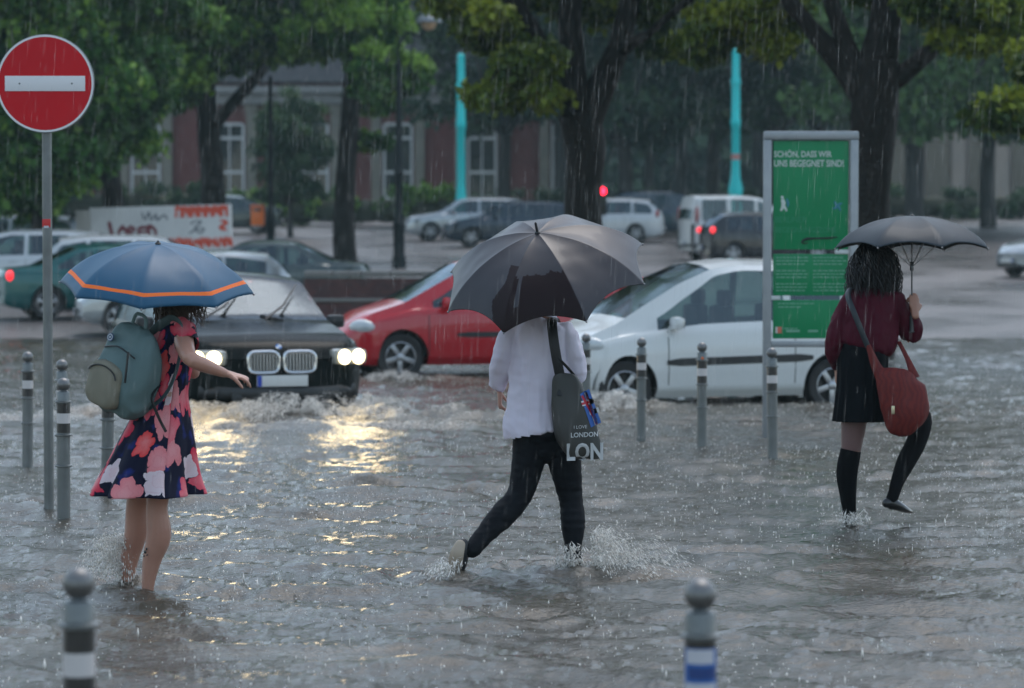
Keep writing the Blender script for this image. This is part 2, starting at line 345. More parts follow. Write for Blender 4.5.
def pale_building():
    D = 165; gz = ground_z(D); x0 = P(872, 205, D).x; x1 = P(1180, 205, D).x; H = 9
    t = thing('pale_building', 'pale beige building with tall dark openings far behind the right-hand trunk', 'building', ((x0 + x1) / 2, D, gz - .3)); L = x1 - x0
    wb = MB(); wb.box((0, 6, H / 2), (L, 12, H)); wb.build('wall', mat('pale_plaster', (.42, .34, .28), .8, noise=(.8, .5, (.34, .30, .26))), t)
    r = MB(); r.prism([(-L / 2 - .6, H), (L / 2 + .6, H), (L / 2 - 2, H + 3), (-L / 2 + 2, H + 3)], -.6, 12.4); r.build('roof', MAT['grey_roof'], t)
    x = -L / 2 + 1.3
    while x < L / 2 - 1:
        f = MB(); f.box((x - .75, -.06, 3.4), (.12, .12, 5.4)); f.box((x + .75, -.06, 3.4), (.12, .12, 5.4)); f.box((x, -.07, 6.1), (1.38, .13, .14)); f.box((x, -.07, 3.9), (1.38, .1, .1))
        w_ = f.build('window', mat('brown_frame', (.14, .11, .09), .6), t)
        p = MB(); p.box((x, -.012, 3.4), (1.4, .03, 5.3)); p.build('pane', pane_mat, w_); x += 2.5
pale_building()

# ================================================================ TREES
bark = mat('wet_bark', (.010, .008, .007), .75, spec=.2, bump=(14, .9, .03), noise=(6, .5, (.020, .016, .013)))
bark_far = mat('far_bark', (.03, .028, .026), .8)
leafA = leaf_mat('leaves_yellow_green', (.03, .06, .012), (.10, .15, .018), (.30, .35, .035))
leafB = leaf_mat('leaves_deep_green', (.012, .045, .012), (.060, .16, .028), (.32, .50, .08))
leafC = leaf_mat('leaves_far', (.02, .045, .03), (.040, .085, .045), (.09, .15, .06))
def leaf_crown(name, clumps, per, size, m, parent, seed, loc=(0, 0, 0)):
    """clumps: (centre, (rx,ry,rz), tone).  Folded leaf faces scattered through each clump."""
    rs = np.random.RandomState(seed); V = []; Tn = []
    for c, r, tn in clumps:
        n = per; d = rs.normal(size=(n, 3)); d /= np.linalg.norm(d, axis=1)[:, None]; rad = rs.rand(n) ** .45
        p = np.array(c) + d * rad[:, None] * np.array(r) * (1 + .25 * rs.normal(size=(n, 1)) * .5)
        a = rs.normal(size=(n, 3)); a[:, 2] -= .5; a /= np.linalg.norm(a, axis=1)[:, None]
        b = np.cross(a, rs.normal(size=(n, 3))); b /= np.linalg.norm(b, axis=1)[:, None]; nn = np.cross(a, b)
        L = size * rs.uniform(.6, 1.35, (n, 1)); W = L * .36
        V.append(np.stack([p, p + a * L * .45 + b * W + nn * W * .3, p + a * L, p + a * L * .45 - b * W + nn * W * .3], 1))
        Tn.append(np.clip(tn + rs.normal(size=n) * .16, 0, 1))
    V = np.concatenate(V).reshape(-1, 3); tone = np.repeat(np.concatenate(Tn), 4).astype(np.float32); nf = len(V) // 4
    i = np.arange(nf)[:, None] * 4; Fc = np.concatenate([i, i + 1, i + 2, i + 3], 1)
    me = bpy.data.meshes.new(name); me.vertices.add(len(V)); me.vertices.foreach_set('co', V.ravel()); me.loops.add(Fc.size); me.loops.foreach_set('vertex_index', Fc.ravel())
    me.polygons.add(nf); me.polygons.foreach_set('loop_start', np.arange(0, Fc.size, 4)); me.update(calc_edges=True)
    me.attributes.new('tone', 'FLOAT', 'POINT').data.foreach_set('value', tone); me.materials.append(m)
    o = bpy.data.objects.new(name, me); col.objects.link(o); o.parent = parent; o.location = loc; return o
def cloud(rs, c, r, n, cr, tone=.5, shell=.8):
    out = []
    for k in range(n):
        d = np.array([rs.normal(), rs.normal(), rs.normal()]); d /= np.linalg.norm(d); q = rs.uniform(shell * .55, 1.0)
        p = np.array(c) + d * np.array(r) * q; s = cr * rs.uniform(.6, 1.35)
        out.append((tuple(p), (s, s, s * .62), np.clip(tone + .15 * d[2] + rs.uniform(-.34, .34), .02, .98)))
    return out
def branches(mb, base, spec):
    for pts, rad in spec: mb.tube([Vector(p) - base for p in pts], rad, n=12, k=5)
def rough(mb, amp, sc_=3.0):                    # uneven bark outline
    for i, v in enumerate(mb.v):
        n = mnoise.noise_vector(Vector((v[0] * sc_, v[1] * sc_, v[2] * sc_ * .4))); mb.v[i] = Vector(v) + n * amp

# tree with the low three-way fork, behind the black umbrella
D = 46.0
b0 = Vector((P(584, 0, D).x, D, ground_z(D) - .1))
t = thing('forked_tree', 'dark wet tree with a three-way fork behind the black umbrella', 'tree', b0)
mb = MB(); q = lambda u, v, dd=0: tuple(P(u, v, D + dd)); k_ = D / F
branches(mb, b0, [([b0 + Vector((0, 0, -.3)), q(585, 300), q(584, 200), q(585, 150), q(578, 112)], [.42, .34, 19 * k_, 20 * k_, 20 * k_]),
    ([q(580, 118), q(568, 85), q(552, 60), q(530, 25), q(508, -12), q(470, -110)], [16 * k_, 12 * k_, 9 * k_, 9 * k_, 8 * k_, .06]),
    ([q(580, 120), q(574, 70), q(570, 20), q(572, -40), q(560, -220)], [18 * k_, 13 * k_, 11 * k_, 9 * k_, .05]),
    ([q(584, 122), q(602, 86), q(618, 50), q(628, 10), q(640, -40), q(680, -170)], [17 * k_, 14 * k_, 12 * k_, 11 * k_, 10 * k_, .05]),
    ([q(618, 52), q(655, 28, -1), q(700, -10, -1.5), q(760, -60, -2)], [.1, .07, .06, .03]),
    ([q(552, 60), q(530, 52, -.8), q(505, 60, -1.5), q(490, 80, -1.8)], [.08, .05, .03, .015])])
rough(mb, .045); mb.build('trunk', bark, t, smooth='all')
rs = np.random.RandomState(2); cl = []
for (u, v, ru, rv, n, dd) in [(488, 25, 34, 22, 12, -1), (520, 62, 32, 20, 10, -1.2), (500, 92, 26, 9, 4, -1), (440, 0, 30, 12, 5, -1), (545, 95, 12, 8, 2, -1), (540, -8, 70, 14, 10, 1), (660, 10, 30, 22, 9, 1), (668, 44, 20, 10, 3, .6), (702, 42, 20, 14, 5, -1), (740, 20, 42, 16, 12, -1.4), (768, 44, 18, 14, 4, -1.2), (775, 10, 26, 20, 7, -1), (600, 5, 40, 16, 6, 2), (620, -40, 140, 30, 26, 0)]:
    c = P(u, v, D + dd) - b0; cl += cloud(rs, c, (ru * k_, 1.2, rv * k_), n, .33, .55 if u < 560 or u > 680 else .22, .5)
c = P(600, -170, D) - b0; cl += cloud(rs, c, (5.5, 4.5, 2.2), 60, .7, .6)
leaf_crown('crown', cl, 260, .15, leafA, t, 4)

# broad tree behind the green board
D = 42.0; k_ = D / F
b0 = Vector((P(872, 0, D).x, D, ground_z(D) - .1)); q = lambda u, v, dd=0: tuple(P(u, v, D + dd))
t = thing('broad_tree', 'thick dark tree with wide spreading limbs behind the dark red bag woman and green board', 'tree', b0)
mb = MB()
branches(mb, b0, [([b0 + Vector((0, 0, -.3)), q(872, 320), q(872, 220), q(873, 150), q(874, 105), q(876, 60)], [.4, .34, 20 * k_, 21 * k_, 24 * k_, 24 * k_]),
    ([q(868, 98), q(848, 74), q(830, 50), q(806, 22), q(786, -8), q(740, -110)], [19 * k_, 13 * k_, 11 * k_, 9 * k_, 8 * k_, .05]),
    ([q(862, 84), q(848, 50), q(838, 20), q(828, -20), q(815, -140)], [14 * k_, 11 * k_, 9 * k_, 8 * k_, .04]),
    ([q(876, 70), q(884, 30), q(886, -20), q(890, -120)], [22 * k_, 17 * k_, 13 * k_, .05]),
    ([q(884, 84), q(905, 72), q(930, 52), q(955, 22), q(978, -8), q(1040, -90)], [14 * k_, 10 * k_, 9 * k_, 8 * k_, 7 * k_, .05])])
rough(mb, .045); mb.build('trunk', bark, t, smooth='all')
rs = np.random.RandomState(7); cl = []
for (u, v, ru, rv, n, dd) in [(790, -14, 26, 12, 6, .8), (890, -12, 60, 12, 12, 1), (960, 4, 34, 20, 10, .6), (955, 40, 22, 14, 4, -.8), (995, 12, 40, 20, 12, -1), (1010, 112, 32, 14, 9, -2), (1030, 60, 12, 30, 4, -2), (985, 45, 10, 8, 2, -.8), (935, -2, 40, 10, 8, -1)]:
    c = P(u, v, D + dd) - b0; cl += cloud(rs, c, (ru * k_, 1.1, rv * k_), n, .28, .5, .5)
c = P(900, -160, D) - b0; cl += cloud(rs, c, (5, 4.5, 1.9), 55, .65, .6)
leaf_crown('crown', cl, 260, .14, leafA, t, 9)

# slim tree beside the lamp post
D = D_of(262); k_ = D / F
b0 = Vector((P(346, 0, D).x, D, ground_z(D) - .1)); q = lambda u, v, dd=0: tuple(P(u, v, D + dd))
t = thing('slim_tree', 'slim straight dark trunk with drooping green crown left of the lamp post', 'tree', b0)
mb = MB(); branches(mb, b0, [([b0, q(344, 230), q(347, 160), q(352, 90), q(356, 30), q(358, -60)], [12 * k_, 11 * k_, 10 * k_, 9 * k_, 7 * k_, 4 * k_]), ([q(352, 90), q(372, 50), q(396, 10)], [.13, .1, .05]), ([q(355, 60), q(335, 25), q(318, -10)], [.12, .09, .05])])
rough(mb, .03); mb.build('trunk', bark, t, smooth='all')
rs = np.random.RandomState(12); cl = []
for (u, v, ru, rv, n, dd) in [(345, 20, 70, 34, 30, 0), (382, 88, 24, 24, 10, 1), (378, 25, 36, 26, 14, 1), (300, 40, 34, 26, 14, 1), (372, 140, 18, 10, 3, 1), (408, 70, 20, 18, 7, .5), (365, 60, 30, 30, 8, -.8)]:
    c = P(u, v, D + dd) - b0; cl += cloud(rs, c, (ru * k_, 1.6, rv * k_), n, .5, .55, .5)
c = P(350, -90, D) - b0; cl += cloud(rs, c, (4.2, 4, 2), 40, .8, .6)
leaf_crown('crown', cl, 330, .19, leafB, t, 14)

# leaning tree with a side limb, in front of the brick building
D = 84; k_ = D / F
b0 = Vector((P(212, 0, D).x, D, ground_z(D) - .1)); q = lambda u, v, dd=0: tuple(P(u, v, D + dd))
t = thing('leaning_tree', 'dark tree with one limb reaching right in front of the brick building', 'tree', b0)
mb = MB(); branches(mb, b0, [([b0, q(214, 215), q(212, 170), q(208, 120), q(205, 70), q(205, 0)], [15 * k_, 13 * k_, 12 * k_, 11 * k_, 9 * k_, 5 * k_]), ([q(210, 130), q(226, 112), q(243, 92), q(262, 70), q(280, 40)], [9 * k_, 7 * k_, 6 * k_, 5 * k_, .06])])
rough(mb, .05, 2); mb.build('trunk', bark, t, smooth='all')
rs = np.random.RandomState(22); cl = []
for (u, v, ru, rv, n, dd) in [(215, 30, 60, 40, 34, 0), (165, 78, 38, 28, 20, 0), (250, 30, 40, 24, 14, 0), (120, 110, 30, 26, 10, 0)]:
    c = P(u, v, D + dd) - b0; cl += cloud(rs, c, (ru * k_, 2.2, rv * k_), n, .8, .5, .5)
c = P(205, -60, D) - b0; cl += cloud(rs, c, (5, 4.5, 2.4), 36, 1.1, .6)
leaf_crown('crown', cl, 330, .26, leafB, t, 24)

# low-branched trees at the left edge
for (u, D, seed, lab, zs) in [(40, 66, 31, 'bushy green tree at the left edge behind the no-entry sign', [(50, 30, 70, 40, 34), (0, 110, 60, 50, 34), (60, 150, 40, 34, 20), (100, 80, 60, 40, 28), (20, 190, 40, 22, 12)]),
                           (112, 74, 32, 'dark green tree between the no-entry sign and the leaning tree', [(110, 40, 60, 40, 30), (150, 20, 60, 30, 20), (120, 110, 40, 40, 22), (80, 165, 30, 24, 10)])]:
    k_ = D / F; b0 = Vector((P(u, 0, D).x, D, ground_z(D) - .1)); q = lambda a, v, dd=0: tuple(P(a, v, D + dd))
    t = thing('bushy_tree', lab, 'tree', b0)
    mb = MB(); branches(mb, b0, [([b0, q(u + 2, 210), q(u - 3, 150), q(u + 2, 90), q(u, 0)], [12 * k_, 11 * k_, 10 * k_, 8 * k_, 5 * k_]), ([q(u, 150), q(u + 26, 110), q(u + 40, 60)], [.14, .1, .05]), ([q(u, 140), q(u - 26, 110), q(u - 40, 60)], [.14, .1, .05])])
    rough(mb, .04, 2); mb.build('trunk', bark, t, smooth='all')
    rs = np.random.RandomState(seed); cl = []
    for (a, v, ru, rv, n) in zs: cl += cloud(rs, P(a, v, D) - b0, (ru * k_, 1.9, rv * k_), n, .62, .45, .5)
    cl += cloud(rs, P(u, -70, D) - b0, (4.5, 4, 2.2), 36, .95, .6)
    leaf_crown('crown', cl, 330, .22, leafB, t, seed + 1)

# background trees: three shapes, each crown and trunk placed one by one
def far_tree(name, h, w_, seed, m):
    t = thing(name, 'x', 'tree', (0, 0, 0)); mb = MB(); rs = np.random.RandomState(seed)
    mb.tube([(0, 0, -.4), (.1, 0, h * .2), (-.1, 0, h * .4), (0, 0, h * 1.0)], [.45, .38, .34, .1], n=10, k=4)
    for a in range(5):
        an = a * 1.3 + seed; mb.tube([(0, 0, h * .3), (math.cos(an) * w_ * .25, math.sin(an) * w_ * .25, h * .48), (math.cos(an) * w_ * .42, math.sin(an) * w_ * .42, h * .66)], [.2, .13, .05], n=8, k=3)
    rough(mb, .08, 1.2); mb.build('trunk', bark_far, t, smooth='all')
    cl = cloud(rs, (0, 0, h * .84), (w_ / 2, w_ / 2, h * .5), 165, h * .088, .5, .5) + cloud(rs, (0, 0, h * .42), (w_ / 2.1, w_ / 2.1, h * .1), 26, h * .07, .35, .6)
    leaf_crown('crown', cl, 130, .5, m, t, seed + 5); return t
leafD = leaf_mat('leaves_light_far', (.06, .12, .04), (.12, .22, .07), (.24, .36, .10))
protos = [far_tree('background_tree', 17, 13, 41, leafC), far_tree('background_tree', 15, 11, 52, leafC), far_tree('background_tree', 20, 14, 63, leafC), far_tree('background_tree', 15, 12, 71, leafD)]
spots = [(-30, 112, 0, .9), (60, 125, 1, .9), (290, 104, 1, .27), (505, 118, 2, .62), (560, 140, 0, .9), (625, 112, 1, .72), (650, 150, 2, .62), (715, 126, 0, .8), (775, 118, 2, .62), (820, 150, 0, .8), (915, 104, 3, .82), (990, 116, 3, .8), (1060, 108, 2, .62), (455, 172, 2, 1.0), (680, 185, 0, 1.1), (590, 190, 2, 1.0), (760, 180, 2, 1.0), (880, 185, 0, 1.1), (960, 182, 2, 1), (180, 176, 0, 1.0), (330, 178, 2, .95), (30, 170, 2, 1.0)]
lab = ['standing at the far left behind the parked estates', 'behind the graffiti wall at the left', 'small one in front of the brick building between two windows', 'between the turquoise post and the forked trunk', 'behind the forked trunk and black umbrella',
       'with a bare trunk above the white estate', 'seen through the gap above the dark blue van', 'behind the white van at the turquoise post', 'just behind the green board', 'between the green board and the broad trunk', 'pale green, just right of the broad trunk', 'in front of the pale building at the right',
       'at the far right above the silver car', 'behind the brick building roof near the turquoise post', 'farthest, behind the gap over the vans', 'far behind the forked trunk', 'far behind the second turquoise post', 'behind the pale building beside the broad trunk', 'behind the pale building at the far right', 'behind the brick building roof at the left', 'behind the brick building roof above its middle', 'tallest, behind the trees at the far left edge']
for i, ((u, D, k, s_), l) in enumerate(zip(spots, lab)):
    first = not protos[k].get('used'); o = protos[k] if first else copy_tree(protos[k]); protos[k]['used'] = 1
    if 'used' in o and not first: del o['used']
    o.location = (P(u, 0, D).x, D, ground_z(D) - .05); o.scale = (s_, s_, s_); o.rotation_euler.z = i * 1.37
    tag(o, 'hazy tree ' + l, 'tree', 'hazy trees in the background')
for p in protos: del p['used']

# far-off wood that closes the view
rs = np.random.RandomState(77); cl = []
for i in range(260):
    x = rs.uniform(-150, 150); cl.append(((x, rs.uniform(-5, 9), rs.uniform(1, 27) * (1 - .2 * rs.rand())), (3.4, 3, 2.6), rs.uniform(.2, .7)))
for i in range(520):
    x = rs.uniform(-150, 150); cl.append(((x, rs.uniform(-5, 5), rs.uniform(-3, 15)), (3.4, 3, 2.6), rs.uniform(.2, .6)))
for i in range(420):
    x = rs.uniform(-150, 150); cl.append(((x, rs.uniform(8, 24), rs.uniform(-3, 18)), (3.4, 3, 2.6), rs.uniform(.2, .6)))
e = leaf_crown('distant_wood', cl, 190, 1.5, leafC, None, 78, (0, 235, 3.7)); tag(e, 'far-off mass of grey-green woodland closing the view', 'woodland', kind='stuff')

# hedge strips
def hedge(name, lab, u0, u1, D, h, dep, m, seed):
    x0, x1 = P(u0, 0, D).x, P(u1, 0, D).x; rs = np.random.RandomState(seed)
    t = thing(name, lab, 'hedge', ((x0 + x1) / 2, D, ground_z(D))); L = (x1 - x0) / 2; cl = []
    core = MB(); core.tube([(-L, 0, h * .35), (0, 0, h * .38), (L, 0, h * .35)], [(dep * .3, h * .3)] * 3, n=10, k=12, side=(0, 1, 0)); rough(core, .12, 2); core.build('stems', mat('hedge_stems', (.03, .035, .02), .9), t)
    n = int(L * 2 * 5)
    for i in range(n): cl.append(((rs.uniform(-L, L), rs.uniform(-dep / 2, dep / 2), rs.uniform(.1, h * .92)), (.42, .34, .3), rs.uniform(.3, .8)))
    leaf_crown('foliage', cl, 90, .2, m, t, seed)
hedge('clipped_hedge', 'bright green shrub strip below the brick building windows', 236, 455, 118, 1.6, 1.6, leafB, 91)
hedge('clipped_hedge', 'dark hedge at the foot of the pale building on the right', 880, 1060, 128, 1.5, 1.6, leafC, 92)
hedge('clipped_hedge', 'shadowy hedge at the left behind the graffiti wall', -60, 232, 124, 1.8, 1.8, leafC, 93)
hedge('clipped_hedge', 'low hedge behind the parked cars between the two turquoise posts', 470, 760, 126, 1.3, 1.6, leafC, 94)
# ================================================================ STREET FURNITURE
galv = mat('galvanised_steel', (.20, .215, .22), .42, metal=.6, bump=(60, .25, .002), noise=(9, .5, (.13, .14, .14)))
black_band = mat('black_band', (.012, .012, .013), .35, coat=.4)
white_band = mat('white_band', (.62, .58, .57), .4)
def make_bollard(lab, seed=0, sticker=None):
    t = thing('bollard', lab, 'bollard', (0, 0, 0), 0, 'steel bollards standing in the flood')
    p = MB(); p.lathe([(.040, -.05), (.040, .62), (.0405, .75), (.0405, .9), (.038, .905), (.022, .91), (.02, .915)], 24); p.build('post', galv, t)
    c = MB()
    for z in (.845, .64, .45): c = MB(); c.lathe([(.0415, z - .009), (.054, z - .005), (.054, z + .003), (.0415, z + .008)], 24); c.build('collar', galv, t)
    for z0, z1 in ((.775, .835), (.655, .712)): b = MB(); b.lathe([(.0415, z0), (.0415, z1)], 24, caps=False); b.build('dark_band', black_band, t)
    w_ = MB(); w_.lathe([(.0416, .713), (.0416, .774)], 24, caps=False); w_.build('light_band', white_band, t)
    k = MB(); k.ball((0, 0, .951), .042, 22, 14); k.build('ball_top', mat('ball_steel', (.17, .17, .17), .36, metal=.6, bump=(50, .4, .002)), t)
    return t
bl = [(77, 7.3, 'largest steel bollard, at the bottom left corner of the photo', 0), (701, 7.35, 'large steel bollard at the bottom right with a blue sticker below its collar', 0),
      (63, 17.5, 'bollard just right of the no-entry post', 0), (27, 21.6, 'leftmost bollard, left of the no-entry post', 0), (62, 20.2, 'bollard mostly hidden behind the one right of the no-entry post', 0),
      (106, 19.0, 'bollard hidden behind the floral dress, only its foot in view', 0), (641, 24.7, 'bollard in front of the white hatchback front wheel', 0), (702, 23.6, 'bollard with an orange dot in front of the white hatchback door', 0),
      (773, 22.4, 'bollard at the left foot of the green board', 0), (586, 25.8, 'bollard behind the white shirt sleeve', 0)]
proto = make_bollard(bl[0][2])
for i, (u, D, lab, _) in enumerate(bl):
    o = proto if i == 0 else copy_tree(proto)
    o.location = (P(u, 400, D).x, D, GZ + (.0 if D > 8 else (-.03 if u > 500 else .005))); o['label'] = lab; o.rotation_euler = (R(rnd.uniform(-.7, .7)), R(rnd.uniform(-.9, .9)), rnd.uniform(0, 6))
    if i == 1:                                # sticker wrapped round the post
        s = MB(); n = 10
        def arc(z0, z1, a0, a1, mi, r=.0424):
            V = [(r * math.cos(a0 + (a1 - a0) * j / n), r * math.sin(a0 + (a1 - a0) * j / n), z) for z in (z0, z1) for j in range(n + 1)]
            s.add(V, [(j, j + 1, n + 2 + j, n + 1 + j) for j in range(n)], mi)
        o.rotation_euler = (0, 0, 0)
        arc(.60, .815, R(-165), R(-12), 0); arc(.775, .812, R(-150), R(-40), 1, .0427); arc(.67, .725, R(-160), R(-30), 1, .0427); arc(.735, .765, R(-140), R(-15), 2, .0427)
        st = s.build('sticker', [mat('sticker_blue', (.03, .12, .38), .4), mat('sticker_white', (.55, .55, .6), .4), mat('sticker_navy', (.015, .05, .2), .4)], o)
    if i == 7:
        s = MB(); s.ball((0, -.0395, .86), (.012, .005, .012), 10, 6); s.build('sticker', mat('orange_plastic', (.8, .16, .02), .4), o); o.rotation_euler = (0, 0, 0)

# no-entry sign
D = 18.0; s = F / D
t = thing('no_entry_sign', 'red round no-entry sign with white bar on a grey steel post', 'traffic sign', (P(49, 512, D).x, D, GZ))
p = MB(); p.tube([(0, 0, -.05), (0, 0, 2.99)], .031, 18); p.lathe([(.001, 2.99), (.033, 2.99), (.033, 3.0), (.001, 3.005)], 18); p.build('post', galv, t)
zc = P(46, 84, D).z - GZ; rr = .31
def disc(mb, r, y, mi, n=56, r0=0, thick=.003):
    V = [(r * math.cos(2 * math.pi * j / n), y, zc + r * math.sin(2 * math.pi * j / n)) for j in range(n)]
    if r0: V += [(r0 * math.cos(2 * math.pi * j / n), y, zc + r0 * math.sin(2 * math.pi * j / n)) for j in range(n)]; mb.add(V, [(j, (j + 1) % n, n + (j + 1) % n, n + j) for j in range(n)], mi)
    else: mb.add(V, [tuple(range(n))], mi)
f = MB(); M = Matrix.Translation((0, -.042, zc)) @ Matrix.Rotation(R(90), 4, 'X')
f.lathe([(rr - .004, -.012), (rr, -.010), (rr, .008), (rr - .006, .012)], 60, M=M); f.build('backing_plate', galv, t)
f = MB(); disc(f, rr - .004, -.0545, 0, r0=rr - .017); f.build('rim', mat('sign_white', (.74, .74, .76), .35), t)
f = MB(); disc(f, rr - .0175, -.0547, 0); f.build('red_face', mat('sign_red', (.60, .003, .012), .5, spec=.3, noise=(5, .6, (.52, .003, .012))), t)
f = MB(); f.box((0, -.057, zc), (.505, .004, .096), bev=.0018); f.build('white_bar', MAT['sign_white'], t)
f = MB(); [f.ball((a, -.059, zc), (.006, .003, .006), 8, 6) for a in (-.16, .17)]; f.build('screw', galv, t)
f = MB()
for z in (zc + .1, zc - .1): f.box((0, -.012, z), (.12, .04, .03), bev=.006)
f.build('bracket', galv, t)
f = MB(); f.box((0, -.0345, P(46, 223, D).z - GZ), (.052, .004, .05), bev=.001); f.box((0, -.0372, P(46, 227, D).z - GZ), (.03, .001, .015), 1); f.build('sticker', [mat('sticker_red', (.6, .03, .03), .4), MAT['sticker_white']], t)

# green information board
D = 25.0; k_ = D / F; gx = P(810, 400, D).x
t = thing('information_board', 'green information board with white German lettering in a grey steel frame', 'notice board', (gx, D, GZ))
X = lambda u: P(u, 300, D).x - gx
Z = lambda v: P(810, v, D).z - GZ
fr = MB(); xl, xr = X(767), X(853.5); zt = Z(135.5)
for x in (xl, xr): fr.box((x, 0, zt / 2), (.072, .07, zt - .075), bev=.012)
fr.box((0, 0, zt), (xr - xl + .072, .07, .075), bev=.012); fr.box((0, 0, Z(344)), (xr - xl - .07, .055, .055), bev=.01)
fr.build('frame', mat('frame_steel', (.34, .36, .38), .4, metal=.5, noise=(7, .5, (.26, .28, .30))), t)
grn = mat('board_green', (.003, .21, .075), .45, spec=.35, noise=(3, .6, (.004, .24, .088))); wht = mat('print_white', (.55, .62, .58), .5); dk = mat('print_dark', (.002, .10, .04), .5)
lt = mat('print_pale', (.16, .38, .26), .5)
def panel(v0, v1, y=0):
    b = MB(); b.box((0, y, (Z(v0) + Z(v1)) / 2), (xr - xl - .10, .012, abs(Z(v1) - Z(v0))), bev=.003); return b.build('panel', grn, t)
def fit(mb, body, u0, u1, v, mi=0, bold=.0, hmul=1.0, y=-.009):
    q = MB(); text_into(q, body, 1, Matrix(), bold=bold); xs = [a[0] for a in q.v]; wd = max(xs) - min(xs); zs = [a[1] for a in q.v]
    s_ = (X(u1) - X(u0)) / wd
    M = Matrix.Translation((X(u0) - min(xs) * s_, y, Z(v))) @ FACE @ Matrix.Diagonal((s_, s_ * hmul, .6, 1))
    mb.add([M @ Vector(a) for a in q.v], q.f, mi)
p1_ = panel(141, 249.5); p2_ = panel(254, 295.5); p3_ = panel(300, 338.5)
a = MB(); fit(a, 'SCHÖN, DASS WIR', 773.5, 831, 157, bold=.02, hmul=1.25); fit(a, 'UNS BEGEGNET SIND!', 773.5, 843, 166.5, bold=.02, hmul=1.3); a.build('lettering', wht, p1_, smooth=False)
a = MB(); fit(a, 'BERLINER', 775, 806, 222.5, hmul=1.15); a.build('lettering', mat('print_faint', (.02, .27, .13), .5), p1_, smooth=False); a = MB(); fit(a, 'BEGEGNUNGSZONE', 775, 836, 232.5, hmul=1.15); a.build('lettering', MAT['print_faint'], p1_, smooth=False)
for (u, v, c) in ((783, 205, 0), (837, 206, 1)):   # two small pictograms: walking figure and arrows
    a = MB()
    cx, cz = X(u), Z(v); Mx = Matrix.Translation((cx, -.0085, cz)) @ Matrix.Scale(.68, 4)
    if c == 0:
        a.tube([(-.02, 0, .07), (.0, 0, .03), (-.01, 0, -.03), (-.035, 0, -.075)], [.02, .028, .02, .012], 8, 3, 0, Mx); a.tube([(0, 0, -.01), (.03, 0, -.05), (.04, 0, -.08)], [.018, .014, .01], 8, 3, 0, Mx); a.ball((-.015, 0, .098), (.02, .004, .02), 10, 6, 0, Mx); a.tube([(.04, 0, .08), (.06, 0, .02), (.05, 0, -.03)], [.012, .018, .006], 8, 3, 1, Mx)
    else:
        for an in range(4): a.tube([(0, 0, 0), (.03 * math.cos(R(45 + 90 * an)), 0, .03 * math.sin(R(45 + 90 * an))), (.075 * math.cos(R(30 + 90 * an)), 0, .075 * math.sin(R(30 + 90 * an)))], [.01, .018, .006], 8, 3, 1, Mx)
    for i, q_ in enumerate(a.v): q_ = Vector(q_); q_.y = -.0075 + (q_.y + .0085) * .12; a.v[i] = q_
    a.build('pictogram', [wht, mat('print_blue', (.03, .20, .26), .5)], p1_)
a = MB(); a.tube([(X(801), -.012, Z(242)), (X(806), -.012, Z(239)), (X(816), -.012, Z(238.3)), (X(828), -.012, Z(238)), (X(837), -.012, Z(237))], [.006, .012, .007, .009, .004], 8, 4); a.tube([(X(801), -.012, Z(242)), (X(804), -.012, Z(243.5)), (X(808), -.012, Z(242.5))], [.006, .005, .003], 6, 3); a.build('scrawl', black_band, p1_)
a = MB(); rs = random.Random(4)
for (u0, u1) in ((776, 808), (813, 846)):
    for i in range(11):
        v = 257.5 + i * 3.3
        if i in (3, 7): continue
        u = u0
        while u < u1 - 3:
            wd = rs.uniform(1.6, 5.5); wd = min(wd, u1 - u); a.box(((X(u) + X(u + wd)) / 2, -.0075, Z(v)), (X(u + wd) - X(u), .002, .010)); u += wd + 1.0
a.build('small_print', lt, p2_, smooth=False)
a = MB()
for i, (v, ue) in enumerate(((303.5, 810), (307, 800), (328.5, 797))):
    u = 778
    while u < ue: wd = rs.uniform(2, 6); a.box(((X(u) + X(u + wd)) / 2, -.0075, Z(v)), (X(u + wd) - X(u), .002, .010)); u += wd + 1
for u0, u1 in ((786, 800), (808, 818), (826, 832)): a.box(((X(u0) + X(u1)) / 2, -.0075, Z(331)), (X(u1) - X(u0), .002, .02))
a.build('small_print', lt, p3_, smooth=False)
a = MB(); a.box((X(778.5), -.0078, Z(330)), (.055, .003, .055)); a.box((X(776.5), -.0088, Z(330)), (.016, .003, .055), 1); a.build('emblem', [mat('print_orange', (.6, .16, .1), .5), wht], p3_, smooth=False)
a = MB()
for v in (251.8, 297.8):
    for u in ((771.5, 845) if v > 260 else (840,)): a = MB(); a.box((X(u + 1.5), -.012, Z(v)), (.12, .02, .035), bev=.006); a.build('clip', mat('clip_white', (.6, .63, .63), .4), t)

